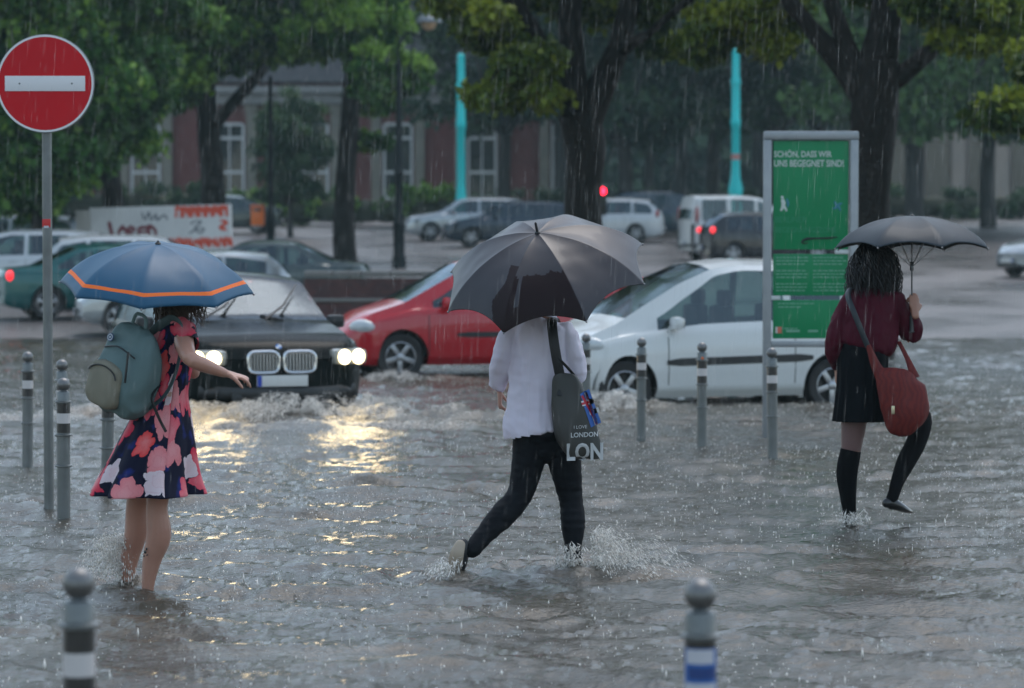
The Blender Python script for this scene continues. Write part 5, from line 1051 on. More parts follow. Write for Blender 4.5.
# dress: hollow lofted skirt joined to bodice
def dress_mat():
    m = mat('floral_dress', (.01, .012, .05), .75, spec=.2); nt = m.node_tree; bs = nt.nodes['Principled BSDF']; lk = nt.links.new
    uv = nt.nodes.new('ShaderNodeUVMap'); uv.uv_map = 'UV'
    wz = nt.nodes.new('ShaderNodeTexNoise'); wz.inputs['Scale'].default_value = 13; wz.inputs['Detail'].default_value = 4; lk(uv.outputs[0], wz.inputs['Vector'])
    ad = nt.nodes.new('ShaderNodeVectorMath'); ad.operation = 'MULTIPLY_ADD'; ad.inputs[1].default_value = (.085, .085, 0); lk(wz.outputs['Color'], ad.inputs[0]); lk(uv.outputs[0], ad.inputs[2])
    vo = nt.nodes.new('ShaderNodeTexVoronoi'); vo.voronoi_dimensions = '2D'; vo.inputs['Scale'].default_value = 6.8; vo.inputs['Randomness'].default_value = .85; lk(ad.outputs[0], vo.inputs['Vector'])
    sub = nt.nodes.new('ShaderNodeVectorMath'); sub.operation = 'SUBTRACT'; sc_ = nt.nodes.new('ShaderNodeVectorMath'); sc_.operation = 'SCALE'; sc_.inputs['Scale'].default_value = 1.0; lk(ad.outputs[0], sub.inputs[0]); lk(vo.outputs['Position'], sub.inputs[1])
    sx = nt.nodes.new('ShaderNodeSeparateXYZ'); lk(sub.outputs[0], sx.inputs[0])
    at_ = nt.nodes.new('ShaderNodeMath'); at_.operation = 'ARCTAN2'; lk(sx.outputs[1], at_.inputs[0]); lk(sx.outputs[0], at_.inputs[1])
    def mth(op, a, b_=None, c=None):
        q = nt.nodes.new('ShaderNodeMath'); q.operation = op
        for i, v in enumerate((a, b_, c)):
            if v is None: continue
            if isinstance(v, (int, float)): q.inputs[i].default_value = v
            else: lk(v, q.inputs[i])
        return q.outputs[0]
    sp = nt.nodes.new('ShaderNodeSeparateColor'); lk(vo.outputs['Color'], sp.inputs[0])
    ang = mth('ADD', mth('MULTIPLY', at_.outputs[0], 5), mth('MULTIPLY', sp.outputs[0], 6.28)); pet = mth('ABSOLUTE', mth('COSINE', mth('MULTIPLY', ang, .5)))
    rad = mth('MULTIPLY_ADD', mth('POWER', pet, .5), .24, .36); rad = mth('MULTIPLY', rad, mth('MULTIPLY_ADD', sp.outputs[1], .45, .72))
    rel = mth('DIVIDE', vo.outputs['Distance'], rad)
    mask = mth('LESS_THAN', rel, 1.0); keep = mth('GREATER_THAN', sp.outputs[2], .10); mask = mth('MULTIPLY', mask, keep)
    rp = nt.nodes.new('ShaderNodeValToRGB'); rp.color_ramp.interpolation = 'CONSTANT'; e = rp.color_ramp.elements; e[0].color = (.62, .02, .06, 1); e[1].position = .34; e[1].color = (.68, .09, .13, 1)
    for p_, c_ in ((.60, (.68, .20, .22)), (.80, (.66, .56, .60)), (.89, (.68, .05, .05))): k = e.new(p_); k.color = (*c_, 1)
    lk(sp.outputs[0], rp.inputs[0])
    r2 = nt.nodes.new('ShaderNodeValToRGB'); r2.color_ramp.elements[0].color = (.72, .42, .42, 1); r2.color_ramp.elements[1].color = (1, 1, 1, 1); r2.color_ramp.elements[1].position = .5; lk(rel, r2.inputs[0])
    mu = nt.nodes.new('ShaderNodeMixRGB'); mu.blend_type = 'MIX'; lk(mth('MULTIPLY', mth('SUBTRACT', 1.0, mth('MINIMUM', rel, 1.0)), .4), mu.inputs[0]); lk(rp.outputs[0], mu.inputs[1]); mu.inputs[2].default_value = (.72, .42, .42, 1)
    edge = nt.nodes.new('ShaderNodeMixRGB'); edge.blend_type = 'MIX'; lk(mth('MULTIPLY', mth('GREATER_THAN', mth('FRACT', mth('MULTIPLY', rel, 2.3)), .84), .12), edge.inputs[0]); lk(mu.outputs[0], edge.inputs[1]); edge.inputs[2].default_value = (.45, .03, .08, 1)
    nb = nt.nodes.new('ShaderNodeTexNoise'); nb.inputs['Scale'].default_value = 9; lk(uv.outputs[0], nb.inputs['Vector']); rb = nt.nodes.new('ShaderNodeValToRGB'); rb.color_ramp.elements[0].position = .55; rb.color_ramp.elements[1].position = .68; rb.color_ramp.elements[0].color = (.004, .005, .022, 1); rb.color_ramp.elements[1].color = (.012, .025, .16, 1); lk(nb.outputs['Fac'], rb.inputs[0])
    fm = nt.nodes.new('ShaderNodeMixRGB'); lk(mask, fm.inputs[0]); lk(rb.outputs[0], fm.inputs[1]); lk(edge.outputs[0], fm.inputs[2]); lk(fm.outputs[0], bs.inputs['Base Color']); return m
def garment(name, rings, m, parent, n=96, hem=None, smooth='all', open_top=False):
    """rings top to bottom: (centre, r side, r depth, direction of side, fold amp, fold count)"""
    cs = [crom([tuple(r[0]) for r in rings], 6), crom([(r[1], r[2]) for r in rings], 6), crom([tuple(r[3]) for r in rings], 6), crom([(r[4], r[5]) for r in rings], 6)]
    V = []; UV = []; Fc = []; N = len(cs[0]); vv = 0
    for i in range(N):
        if i: vv += float(np.linalg.norm(cs[0][i] - cs[0][i - 1])) * 1.02
        sd = Vector(cs[2][i]).normalized(); up = Vector((0, 0, 1)); dp = up.cross(sd).normalized()
        for j in range(n + 1):
            a = 2 * math.pi * j / n; am = cs[3][i][0]; fc = cs[3][i][1]; z_ = mnoise.noise(Vector((math.cos(a) * 1.7, math.sin(a) * 1.7, vv * 1.2 + 3)))
            k = 1 + am * (math.sin(rings[0][5] * a + 3.2 * z_) * .65 + .8 * z_)
            V.append(Vector(cs[0][i]) + sd * math.cos(a) * cs[1][i][0] * k + dp * math.sin(a) * cs[1][i][1] * k); UV.append((a * .27, -vv))
    Fc = [(i * (n + 1) + j, (i + 1) * (n + 1) + j, (i + 1) * (n + 1) + j + 1, i * (n + 1) + j + 1) for i in range(N - 1) for j in range(n)]
    me = bpy.data.meshes.new(name); me.from_pydata([tuple(v) for v in V], [], Fc); ul = me.uv_layers.new(name='UV')
    for p in me.polygons:
        for li, vi in zip(p.loop_indices, p.vertices): ul.data[li].uv = UV[vi]
    me.polygons.foreach_set('use_smooth', [True] * len(me.polygons)); me.materials.append(m)
    o = bpy.data.objects.new(name, me); col.objects.link(o); o.parent = parent; q = o.modifiers.new('thickness', 'SOLIDIFY'); q.thickness = .003; q.offset = -1; return o
SD = (.4, -.92, 0)
dm = dress_mat()
garment('dress', [(L(176, 320), .08, .065, SD, 0, 7), (L(175, 326), .160, .095, SD, .0, 7), (L(172, 338), .150, .105, SD, .01, 7), (L(170, 355), .135, .125, SD, .02, 7), (L(168, 375), .118, .112, SD, .03, 7), (L(165, 395), .118, .112, SD, .04, 7),
    (L(160, 420), .165, .155, SD, .05, 7), (L(153, 450), .225, .205, SD, .07, 7), (L(147, 475), .262, .245, SD, .14, 7), (L(144.5, 493), .295, .275, SD, .19, 7)], dm, w1)
sl = MB(); sl.tube([L(178, 326, -.09), L(184, 334, -.14), L(187, 345, -.21)], [(.055, .055), (.062, .060), (.060, .058)], 18, 4, caps=False); so_ = sl.build('sleeve', dm, w1, smooth='all'); 
ul = so_.data.uv_layers.new(name='UV')
for p in so_.data.polygons:
    for li, vi in zip(p.loop_indices, p.vertices): co = so_.data.vertices[vi].co; ul.data[li].uv = (co.x * 1.3 + .31, co.z * 1.3)
umbrella('umbrella', 'dark blue umbrella with an orange stripe round its edge, held over the floral dress', P(158, 244, D + .0), (.06, -.20, 1), .485, .225, [mat('navy_cloth', (.004, .070, .145), .5, spec=.4, coat=.05), mat('orange_cloth', (.78, .15, .02), .6, spec=.3)], spin=R(27), stripe=(.80, .875), shaft=.62, hook=False, bend=66, scal=.035, ferr=.012)

# backpack worn by her
D_ = 14.1; BO = P(129, 371, D_ - .14)
pack = thing('backpack', 'grey-green backpack with an olive front pocket on the back of the floral dress', 'backpack', BO, R(-36))   # local -y looks out from the back
cloth_g = mat('pack_canvas', (.13, .20, .205), .7, noise=(4, .5, (.10, .165, .17)), bump=(120, .2, .002)); olive = mat('pocket_olive', (.25, .23, .175), .75, noise=(8, .5, (.18, .17, .13)), bump=(120, .2, .002)); zipm = mat('zip_black', (.015, .018, .02), .4)
def superbox(mb, c, r, e=.6, nu=36, nv=22, M=None, f=None, mi=0):
    V = []
    for i in range(nv + 1):
        ph = math.pi * i / nv - math.pi / 2
        for j in range(nu):
            th = 2 * math.pi * j / nu; cp, sp, ct, st = math.cos(ph), math.sin(ph), math.cos(th), math.sin(th); pw = lambda v: math.copysign(abs(v) ** e, v)
            p = Vector((r[0] * pw(cp) * pw(ct), r[1] * pw(cp) * pw(st), r[2] * pw(sp)));
            if f: p = f(p)
            V.append(Vector(c) + p)
    mb.add(V, [(i * nu + j, i * nu + (j + 1) % nu, (i + 1) * nu + (j + 1) % nu, (i + 1) * nu + j) for i in range(nv) for j in range(nu)], mi, M)
TL = Matrix.Rotation(R(17), 4, 'Y')
m_ = MB()
def pf(p): k = 1 - .26 * max(0, p.z / .25) ** 1.5 + .05 * math.sin(p.z * 9); return Vector((p.x * k, p.y * (1 - .45 * max(0, p.z / .25)), p.z)) + mnoise.noise_vector(Vector((p.x * 9, p.y * 9, p.z * 5))) * .02 + mnoise.noise_vector(Vector((p.x * 16 + p.z * 14, p.y * 16, p.z * 9 - p.x * 20))) * .011
superbox(m_, (0, 0, 0), (.170, .112, .232), .66, 48, 30, TL, pf); m_.build('pack_body', cloth_g, pack, smooth='all')
m_ = MB(); superbox(m_, (-.035, -.105, -.075), (.108, .042, .115), .55, 40, 24, TL, lambda p: p + mnoise.noise_vector(p * 22) * .006); po = m_.build('front_pocket', olive, pack, smooth='all')
m_ = MB(); m_.tube([TL @ V3(-.035 + .095 * math.cos(a), -.146, -.075 + .04 + .055 * math.sin(a)) for a in np.linspace(R(170), R(10), 9)], (.004), 6, 2); m_.build('zip', zipm, po)
m_ = MB(); m_.tube([TL @ V3(.08, -.125, .13), TL @ V3(.10, -.130, .03), TL @ V3(.105, -.128, -.02)], .006, 6, 4); m_.tube([TL @ V3(-.12, -.08, .09), TL @ V3(0, -.115, .13), TL @ V3(.1, -.09, .10)], .004, 6, 4); m_.build('zip', zipm, pack)
m_ = MB(); Mb = TL @ Matrix.Translation((-.085, -.088, .15)) @ Matrix.Rotation(R(80), 4, 'X'); m_.lathe([(.001, .004), (.021, .004), (.021, 0)], 20, 0, Mb); m_.lathe([(.012, .0055), (.017, .0055)], 20, 1, Mb, caps=False); m_.lathe([(.001, .006), (.006, .006)], 12, 1, Mb, caps=False); m_.build('round_patch', [mat('patch_navy', (.02, .05, .14), .5), mat('patch_white', (.5, .55, .6), .5)], pack)
def wl(u, v, dy): p = P(u, v, D_ + dy) - BO; return Matrix.Rotation(R(36), 4, 'Z') @ p
m_ = MB(); m_.tube([wl(150, 335, -.03), wl(160, 325, -.12), wl(172, 319, -.13), wl(181, 326, -.17), wl(181, 345, -.19), wl(176, 372, -.17), wl(165, 395, -.17), wl(150, 408, -.14)], [(.022, .006)] * 8, 8, 4, side=(1, 0, 0)); m_.build('shoulder_strap', mat('strap_grey', (.05, .085, .09), .6), pack)
m_ = MB(); m_.tube([wl(158, 386, -.19), wl(152, 398, -.22), wl(158, 416, -.22), wl(166, 432, -.22)], [(.010, .003)] * 4, 6, 4, side=(1, 0, 0)); m_.build('strap_end', zipm, pack)
m_ = MB(); m_.tube([TL @ V3(-.045, -.0, .235), TL @ V3(-.03, .0, .285), TL @ V3(.03, .0, .285), TL @ V3(.045, 0, .235)], .009, 8, 4); m_.build('carry_loop', cloth_g, pack)

# ---------------- walker in the white shirt --------------------------------------------------
D = 14.9; s = F / D; RT = Vector((P(552, 568, D).x, D, GZ)); L = lambda u, v, dy=0: P(u, v, D + dy) - RT
b = MB(); hc = L(544, 284, .05)
b.tube([L(545, 438), L(544, 425), L(543, 390), L(541, 355), L(541, 332), L(543, 316)], [(.11, .08), (.13, .10), (.115, .09), (.125, .085), (.130, .07), (.055, .05)], 18, 3, side=(1, .1, 0), round_=True)
b.tube([L(543, 322), L(544, 306), hc + V3(0, 0, -.03)], [.055, .05, .048], 14, 3)
b.tube([L(516, 334), L(505, 350, -.01), L(502, 364, .02), L(500, 378, .08), L(500, 388, .12)], [.036, .037, .036, .033, .025], 12, 3, round_=True)
hand(b, L(500, 388, .12), V3(-.02, .15, -1), (1, 0, 0), .45, .95, -1)
b.tube([L(563, 335), L(574, 352, -.01), L(575, 372, .03), L(566, 358, .18), L(553, 342, .27)], [.034, .036, .036, .032, .025], 12, 3, round_=True)
hand(b, L(553, 342, .27), V3(-.25, .5, .9), (-1, .3, 0), 1.1, .95, 1, .05)
# walking legs: the right one planted, the left one trailing with its heel up
RL = [(L(561, 440), .088), (L(566, 470, .02), .077), (L(571, 500, .03), .058), (L(573, 522, .0), .060), (L(573, 548, -.02), .042), (L(573, 570, -.02), .040), (L(573, 584, -.02), .038)]
LL = [(L(531, 440), .088), (L(527, 468, 0), .077), (L(519, 496, -.02), .062), (L(503, 515, -.08), .064), (L(487, 532, -.15), .050), (L(472, 550, -.215), .040)]
for lg in (RL, LL): b.tube([a for a, r in lg], [r * .92 for a, r in lg], 16, 4, round_=True)
foot_shoe(b, L(573, 580, -.02), (.35, .9, 0), .2, .03); b.tube([L(470, 550, -.21), L(464, 556, -.21), L(459, 566, -.19)], [.03, .024, .015], 10, 3, round_=True)
M = head(b, hc, (.15, 1, -.05))
p2 = b.build('person', [skin], None, loc=RT); remesh(p2, .006, 4)
tag(p2, 'person in a loose white shirt and black jeans striding under the black umbrella', 'person'); eyes(p2, M)
strands(p2, M, 160, .10, .006, .0045, hair_dark, 8, .012)
j = MB(); jm = mat('black_denim', (.004, .005, .008), .7, spec=.2, bump=(40, .3, .004))
for lg in (RL[:-1], LL): j.tube([a for a, r in lg], [r * 1.07 for a, r in lg], 18, 4, round_=True)
j.tube([L(545, 422), L(545, 434), L(546, 441)], [(.150, .115), (.158, .12), (.120, .10)], 20, 3, side=(1, .1, 0), round_=True)
jo = j.build('jeans', [jm], p2); remesh(jo, .0075, 3); wrinkle(jo, .005, (9, 9, 24), 3, lambda c: 1.0)
# low shoes
sh = MB(); sh.tube([L(463, 544, -.23), L(461, 553, -.23), L(459, 563, -.20), L(456, 574, -.16)], [(.030, .028), (.040, .034), (.042, .030), (.032, .018)], 16, 4, side=(1, 0, 0), round_=True); so_ = sh.build('shoe', mat('shoe_canvas', (.03, .032, .036), .5), p2)
sh = MB(); sh.tube([L(460, 545, -.265), L(457, 554, -.275), L(455, 564, -.25), L(452, 575, -.2)], [(.028, .012), (.036, .012), (.038, .012), (.030, .010)], 16, 4, side=(1, 0, 0), round_=True); sh.build('sole', mat('pale_sole', (.44, .36, .28), .6), so_)
sh = MB(); foot_shoe(sh, L(573, 581, -.02), (.35, .9, 0), .25, .05); sh.build('shoe', MAT['shoe_canvas'], p2)
# shirt
sm = mat('white_shirt', (.74, .70, .80), .65, spec=.3, noise=(5, .6, (.66, .61, .72))); sm.node_tree.nodes['Principled BSDF'].inputs['Subsurface Weight'].default_value = .1; sm.node_tree.nodes['Principled BSDF'].inputs['Subsurface Radius'].default_value = (.03, .02, .02)
h = MB(); h.tube([L(543, 318), L(541, 326), L(541, 338), L(540, 360), L(538, 390), L(537, 415), L(536, 427), L(537, 433)], [(.075, .07), (.138, .088), (.156, .108), (.156, .115), (.152, .12), (.156, .128), (.163, .134), (.165, .135)], 28, 4, side=(1, .05, 0), round_=False)
h.tube([L(516, 329), L(506, 342, -.01), L(502, 358, .0), L(500, 372, .05), L(498, 383, .09)], [.048, .047, .046, .047, .038], 18, 4, round_=True)
h.tube([L(564, 331), L(572, 345, -.02), L(576, 360, -.02), L(574, 374, .02), L(567, 366, .14), L(558, 350, .22)], [.049, .052, .052, .053, .045, .034], 18, 4, round_=True)
so_ = h.build('shirt', [sm], p2); remesh(so_, .0075, 4); wrinkle(so_, .017, (13, 10, 2.6), 9); wrinkle(so_, .007, (7, 7, 14), 5, lambda c: 1 if abs(c[0]) > .12 else .5); 
bm = bmesh.new(); bm.from_mesh(so_.data); zl_ = min(v.co.z for v in bm.verts)
bmesh.ops.delete(bm, geom=[f for f in bm.faces if f.calc_center_median().z < zl_ + .045 and (f.normal.z < -.35 or f.calc_center_median().z < zl_ + .012)], context='FACES'); bm.to_mesh(so_.data); bm.free()   # open hem
h = MB(); h.tube([L(499, 381, .085), L(497, 386, .09), L(495.5, 389, .09)], [(.040, .034), (.046, .04), (.040, .03)], 16, 3); h.build('cuff', sm, p2)
h = MB(); h.tube([L(543, 316, .02), L(543, 321, .01)], [(.072, .066), (.080, .074)], 20, 1, side=(1, 0, 0), caps=False); h.build('collar', sm, p2)
ax = Vector((-.2, -.54, 1)).normalized()
blk = mat('black_umbrella_cloth', (.021, .018, .024), .45, spec=.5, coat=.12); wet = mat('soaked_cloth', (.012, .004, .005), .5, spec=.2)
def soak(k, s_, u):                             # soaked patch low on one panel
    return 1 if (k == 6 and s_ > .50 + .05 * mnoise.noise(Vector((u * 6, 0, 3))) + .02 * mnoise.noise(Vector((u * 22, s_ * 8, 1))) and not (.10 < u < .17 and s_ < .8)) or (k == 5 and u > .74 + .05 * math.sin(s_ * 14) and s_ > .40) else 0
umbrella('umbrella', 'large black umbrella tilted back over the white shirt, its centre wet and dark', P(537.5, 233, D - .18), ax, .555, .27, [blk, wet], spin=R(-6), shaft=.66, ferr=.058, bend=60, scal=.10, hook=True, soak_fn=soak)
# tote bag on the shoulder
BO = P(578, 372, D - .12)
bag = thing('tote_bag', 'dark grey tote bag printed LONDON with a union flag, hanging beside the black jeans', 'bag', BO, 0); Lb = lambda u, v, dy=0: P(u, v, D + dy) - BO
bagm = mat('tote_charcoal', (.055, .055, .05), .6, noise=(5, .5, (.04, .04, .038)))
V = []; rows_ = [(372, 553, 576, .02), (385, 552, 582, .03), (400, 551, 589, .04), (415, 551.5, 594, .048), (430, 553, 598, .055), (445, 559, 602, .055), (455, 566, 604, .045), (459, 570, 603, .02)]
for i, (v, ua, ub, th) in enumerate(rows_):
    for j in range(24):
        a = 2 * math.pi * j / 24; uc, hw = (ua + ub) / 2, (ub - ua) / 2; ct = math.copysign(abs(math.cos(a)) ** .6, math.cos(a)); st = math.copysign(abs(math.sin(a)) ** .8, math.sin(a))
        V.append(Lb(uc + hw * ct, v, -.16 + th * st + .012 * math.sin(a * 3 + i)))
m_ = MB(); m_.add(V, [(i * 24 + j, i * 24 + (j + 1) % 24, (i + 1) * 24 + (j + 1) % 24, (i + 1) * 24 + j) for i in range(len(rows_) - 1) for j in range(24)] + [tuple(range(24)), tuple(range(len(rows_) * 24 - 24, len(rows_) * 24))])
bo_ = m_.build('bag_body', bagm, bag, smooth='all'); sb_ = bo_.modifiers.new('s', 'SUBSURF'); sb_.levels = 2; sb_.render_levels = 2
dg = bpy.context.evaluated_depsgraph_get(); dg.update(); me = bpy.data.meshes.new_from_object(bo_.evaluated_get(dg)); bo_.modifiers.clear(); bo_.data = me
wrinkle(bo_, .006, (10, 10, 5), 4)
from mathutils.bvhtree import BVHTree
bv = BVHTree.FromPolygons([v.co[:] for v in me.vertices], [p.vertices[:] for p in me.polygons])
def drape(mb, off=.0025):                       # lay flat print onto the bag's cloth along its own front
    for i, v in enumerate(mb.v):
        v = Vector(v); h = bv.ray_cast(Vector((v.x, -2, v.z)), Vector((0, 1, 0)))
        y = h[0].y - off if h[0] is not None else Lb(575, 430, -.2).y
        mb.v[i] = Vector((v.x, y + v.y * .2, v.z))
def print_(body, u0, u1, v, hm, m, nm, bold=.02, slant=0.0, off=.003):
    q = MB(); text_into(q, body, 1, Matrix(), bold=bold); xs = [a[0] for a in q.v]; wd = max(xs) - min(xs); p0, p1 = Lb(u0, v), Lb(u1, v); s_ = (p1.x - p0.x) / wd; r = MB()
    # subdivide so the letters follow the folds
    bm = bmesh.new(); vs = [bm.verts.new((p0.x + (a[0] - min(xs)) * s_, a[2] * .3, p0.z + a[1] * s_ * hm + (a[0] - min(xs)) * s_ * slant)) for a in q.v]; bm.faces.ensure_lookup_table()
    for f in q.f:
        try: bm.faces.new([vs[i] for i in f])
        except ValueError: pass
    bm.verts.index_update(); r.add([v.co.copy() for v in bm.verts], [[v.index for v in f.verts] for f in bm.faces]); bm.free(); drape(r, off); return r.build(nm, m, bo_, smooth=False)
pw = mat('tote_print_white', (.55, .56, .57), .6)
print_('I LOVE', 573, 586, 426, 1.0, pw, 'lettering', .0, .04); print_('LONDON', 570, 597, 434.5, 1.05, pw, 'lettering', .02, .03); print_('LON', 566, 602, 457, 1.28, pw, 'lettering', .035, .02)
def flagpatch(poly, mi, fl, off): 
    q = MB(); A = [Lb(u, v) for u, v in poly]; n_ = 6; a, b2, c2, d2 = [Vector((p.x, 0, p.z)) for p in A]
    V = [a.lerp(b2, i / n_).lerp(d2.lerp(c2, i / n_), k / n_) for k in range(n_ + 1) for i in range(n_ + 1)]
    q.add(V, [(k * (n_ + 1) + i, k * (n_ + 1) + i + 1, (k + 1) * (n_ + 1) + i + 1, (k + 1) * (n_ + 1) + i) for k in range(n_) for i in range(n_)]); drape(q, off)
    o = len(fl.v); fl.v += q.v; fl.f += [[o + i for i in f] for f in q.f]; fl.m += [mi] * len(q.f)
fl = MB(); flagpatch([(579, 392), (588, 387), (600, 420), (590, 425)], 0, fl, .003)
for pl, mi, of in (([(580, 399), (592, 396), (593.5, 401), (581.5, 404)], 1, .004), ([(583, 391), (586, 390), (597, 421), (594, 423)], 1, .004), ([(588, 408), (597, 405), (598.5, 410), (589, 413)], 1, .004), ([(580.5, 400.5), (592.5, 397.5), (593.2, 399.8), (581, 402.8)], 2, .005), ([(584, 390.8), (585.6, 390.2), (596.2, 421.5), (594.6, 422.3)], 2, .005), ([(580, 394), (582, 393), (596, 417), (594, 419)], 2, .0045)): flagpatch(pl, mi, fl, of)
fl.build('flag_print', [mat('flag_blue', (.03, .12, .42), .5), mat('flag_white', (.6, .62, .66), .5), mat('flag_red', (.5, .03, .05), .5)], bo_)
m_ = MB(); m_.tube([Lb(560, 376, -.16), Lb(556, 355, -.175), Lb(553, 335, -.165), Lb(552, 323, -.13), Lb(553, 318, -.05), Lb(556, 322, .08)], [(.026, .004)] * 6, 10, 4, side=(1, 0, 0)); m_.tube([Lb(560, 376, -.16), Lb(561, 384, -.17), Lb(560, 396, -.19)], [(.016, .006)] * 3, 8, 4, side=(1, 0, 0)); m_.tube([Lb(574, 375, -.14), Lb(566, 366, -.17), Lb(558, 358, -.175)], [(.008, .004)] * 3, 8, 4, side=(1, 0, 0)); m_.build('strap', mat('strap_black', (.010, .010, .011), .5), bag)

# ---------------- walker in dark red with the sling bag --------------------------------------
D = 17.2; s = F / D; RT = Vector((P(862, 525, D).x, D, GZ)); L = lambda u, v, dy=0: P(u, v, D + dy) - RT
b = MB(); hc = L(874, 259, .04)
b.tube([L(864, 395), L(866, 372), L(869, 350), L(872, 320), L(873, 300), L(874, 284)], [(.15, .115), (.14, .11), (.115, .09), (.14, .10), (.15, .085), (.055, .05)], 18, 3, side=(1, .1, 0), round_=True)
b.tube([L(874, 290), L(874, 275), hc + V3(0, 0, -.03)], [.052, .047, .045], 14, 3)
b.tube([L(850, 300), L(842, 322), L(838, 338, .02), L(836, 352, .07), L(837, 366, .12)], [.046, .042, .037, .031, .024], 12, 3, round_=True); hand(b, L(837, 366, .12), V3(0, .2, -1), (1, 0, 0), .5, .95, -1)
b.tube([L(896, 299), L(905, 318, .03), L(911, 338, .06), L(913, 322, .02), L(914, 310, -.02)], [.046, .042, .038, .031, .025], 12, 3, round_=True)
# fist round the shaft
hand(b, L(915, 312, -.045), V3(-.05, .25, 1), (-.35, .9, 0), 1.25, 1.0, -1, .02)
RLs = [(L(884, 395, .02), .088), (L(902, 404, .08), .084), (L(921, 418, .10), .062), (L(917, 440, .02), .058), (L(906, 462, -.06), .054), (L(898, 480, -.12), .040), (L(894, 493, -.16), .034), (L(891, 501, -.17), .034)]
LLs = [(L(855, 395), .092), (L(854, 422), .078), (L(851, 450), .060), (L(847, 472), .062), (L(848, 495), .048), (L(850, 520), .034), (L(850, 540), .033)]
for lg in (RLs, LLs): b.tube([a for a, r in lg], [r * .94 for a, r in lg], 16, 4, round_=True)
foot_shoe(b, L(850, 538), (.2, .95, 0), .2, .028)
M = head(b, hc, (.1, 1, -.05))
p3 = b.build('person', [skin_far], None, loc=RT); remesh(p3, .006, 4)
tag(p3, 'person in dark red blouse, black skirt and knee socks, lifting one foot', 'person'); eyes(p3, M)
strands(p3, M, 1300, .27, .013, .0040, hair_black, 5, .055, core=1.08)
sk = mat('black_skirt', (.004, .005, .007), .8, spec=.12, bump=(30, .4, .004)); bl_ = mat('burgundy_blouse', (.085, .005, .018), .7, spec=.2, noise=(7, .6, (.050, .003, .012))); so_m = mat('black_sock', (.004, .004, .005), .85, spec=.1, bump=(90, .3, .002))
SDr = (1, .08, 0)
garment('skirt', [(L(865, 338), .14, .125, SDr, .02, 13), (L(863, 360), .152, .14, SDr, .03, 13), (L(862, 385), .155, .145, SDr, .055, 13), (L(861, 405), .162, .155, SDr, .07, 13), (L(860, 421), .168, .16, SDr, .085, 13)], sk, p3)
q = MB(); q.tube([a for a, r in LLs[2:]], [r * 1.06 for a, r in LLs[2:]], 16, 4); q.build('knee_sock', so_m, p3)
q = MB(); q.tube([a for a, r in RLs[1:]], [r * 1.06 for a, r in RLs[1:]], 16, 4, round_=True); q.build('knee_sock', so_m, p3)
q = MB(); q.tube([a for a, r in LLs[:3]], [r * 1.0 for a, r in LLs[:3]], 16, 4); q.build('tights', mat('sheer_tights', (.16, .09, .085), .5), p3)
q = MB(); q.tube([L(887, 503, -.18), L(891, 503, -.17), L(898, 506, -.15), L(904, 509, -.12), L(909, 511, -.09)], [(.030, .030), (.036, .040), (.040, .030), (.040, .022), (.026, .014)], 14, 4, side=(.5, -.8, 0), round_=True); q.build('shoe', mat('black_shoe', (.008, .008, .010), .3, coat=.4), p3)
q = MB(); foot_shoe(q, L(850, 539), (.2, .95, 0), .23, .046); q.build('shoe', MAT['black_shoe'], p3)
h = MB(); h.tube([L(874, 285), L(873, 292), L(872, 302), L(870, 320), L(868, 336), L(866, 346), L(865, 350)], [(.07, .065), (.130, .085), (.158, .11), (.172, .13), (.182, .14), (.172, .135), (.14, .115)], 28, 4, side=(1, .05, 0))
h.tube([L(852, 298), L(843, 318), L(838, 336, .0), L(835, 352, .05), L(835, 364, .1)], [.052, .060, .066, .062, .034], 16, 4, round_=True)
h.tube([L(894, 297), L(905, 315, .03), L(910, 334, .06), L(913, 326, .02), L(914, 318, -.01)], [.050, .058, .062, .056, .036], 16, 4, round_=True)
so_ = h.build('blouse', [bl_], p3); remesh(so_, .0085, 4); wrinkle(so_, .011, (13, 13, 3), 2); wrinkle(so_, .004, (20, 9, 16), 12)
umbrella('umbrella', 'small dark grey umbrella held upright over the dark curly hair at the right', P(912, 216, D - .02), (0, .02, 1), .49, .20, [mat('grey_umbrella_cloth', (.020, .030, .040), .55, spec=.3, coat=.05)], spin=R(13), shaft=.60, hook=False, bend=70, scal=.10, ferr=.012)
BO = P(900, 385, D - .14); sling = thing('sling_bag', 'slouchy rust red sling bag hanging at the hip of the dark red blouse', 'bag', BO, 0); Lb = lambda u, v, dy=0: P(u, v, D + dy) - BO
rows_ = [(347, 867, 873, .012), (358, 869, 880, .02), (366, 871, 905, .03), (372, 873, 914, .045), (385, 876, 923, .06), (398, 879, 930, .07), (410, 882, 932, .075), (420, 885, 926, .07), (430, 890, 917, .055), (435, 895, 911, .02)]
rows_ = [(368, 876, 913, .02), (375, 875, 917, .04), (385, 876, 923, .06), (398, 879, 930, .07), (410, 882, 932, .075), (420, 885, 927, .07), (430, 890, 918, .05), (435, 895, 911, .02)]
V = []
for i, (v, ua, ub, th) in enumerate(rows_):
    for jj in range(28):
        a = 2 * math.pi * jj / 28; uc, hw = (ua + ub) / 2, (ub - ua) / 2; V.append(Lb(uc + hw * math.cos(a), v + (4 * math.cos(a * 1) if i < 2 else 0), -.20 + th * math.sin(a)))
m_ = MB(); m_.add(V, [(i * 28 + jj, i * 28 + (jj + 1) % 28, (i + 1) * 28 + (jj + 1) % 28, (i + 1) * 28 + jj) for i in range(len(rows_) - 1) for jj in range(28)] + [tuple(range(28)), tuple(range(len(rows_) * 28 - 28, len(rows_) * 28))])
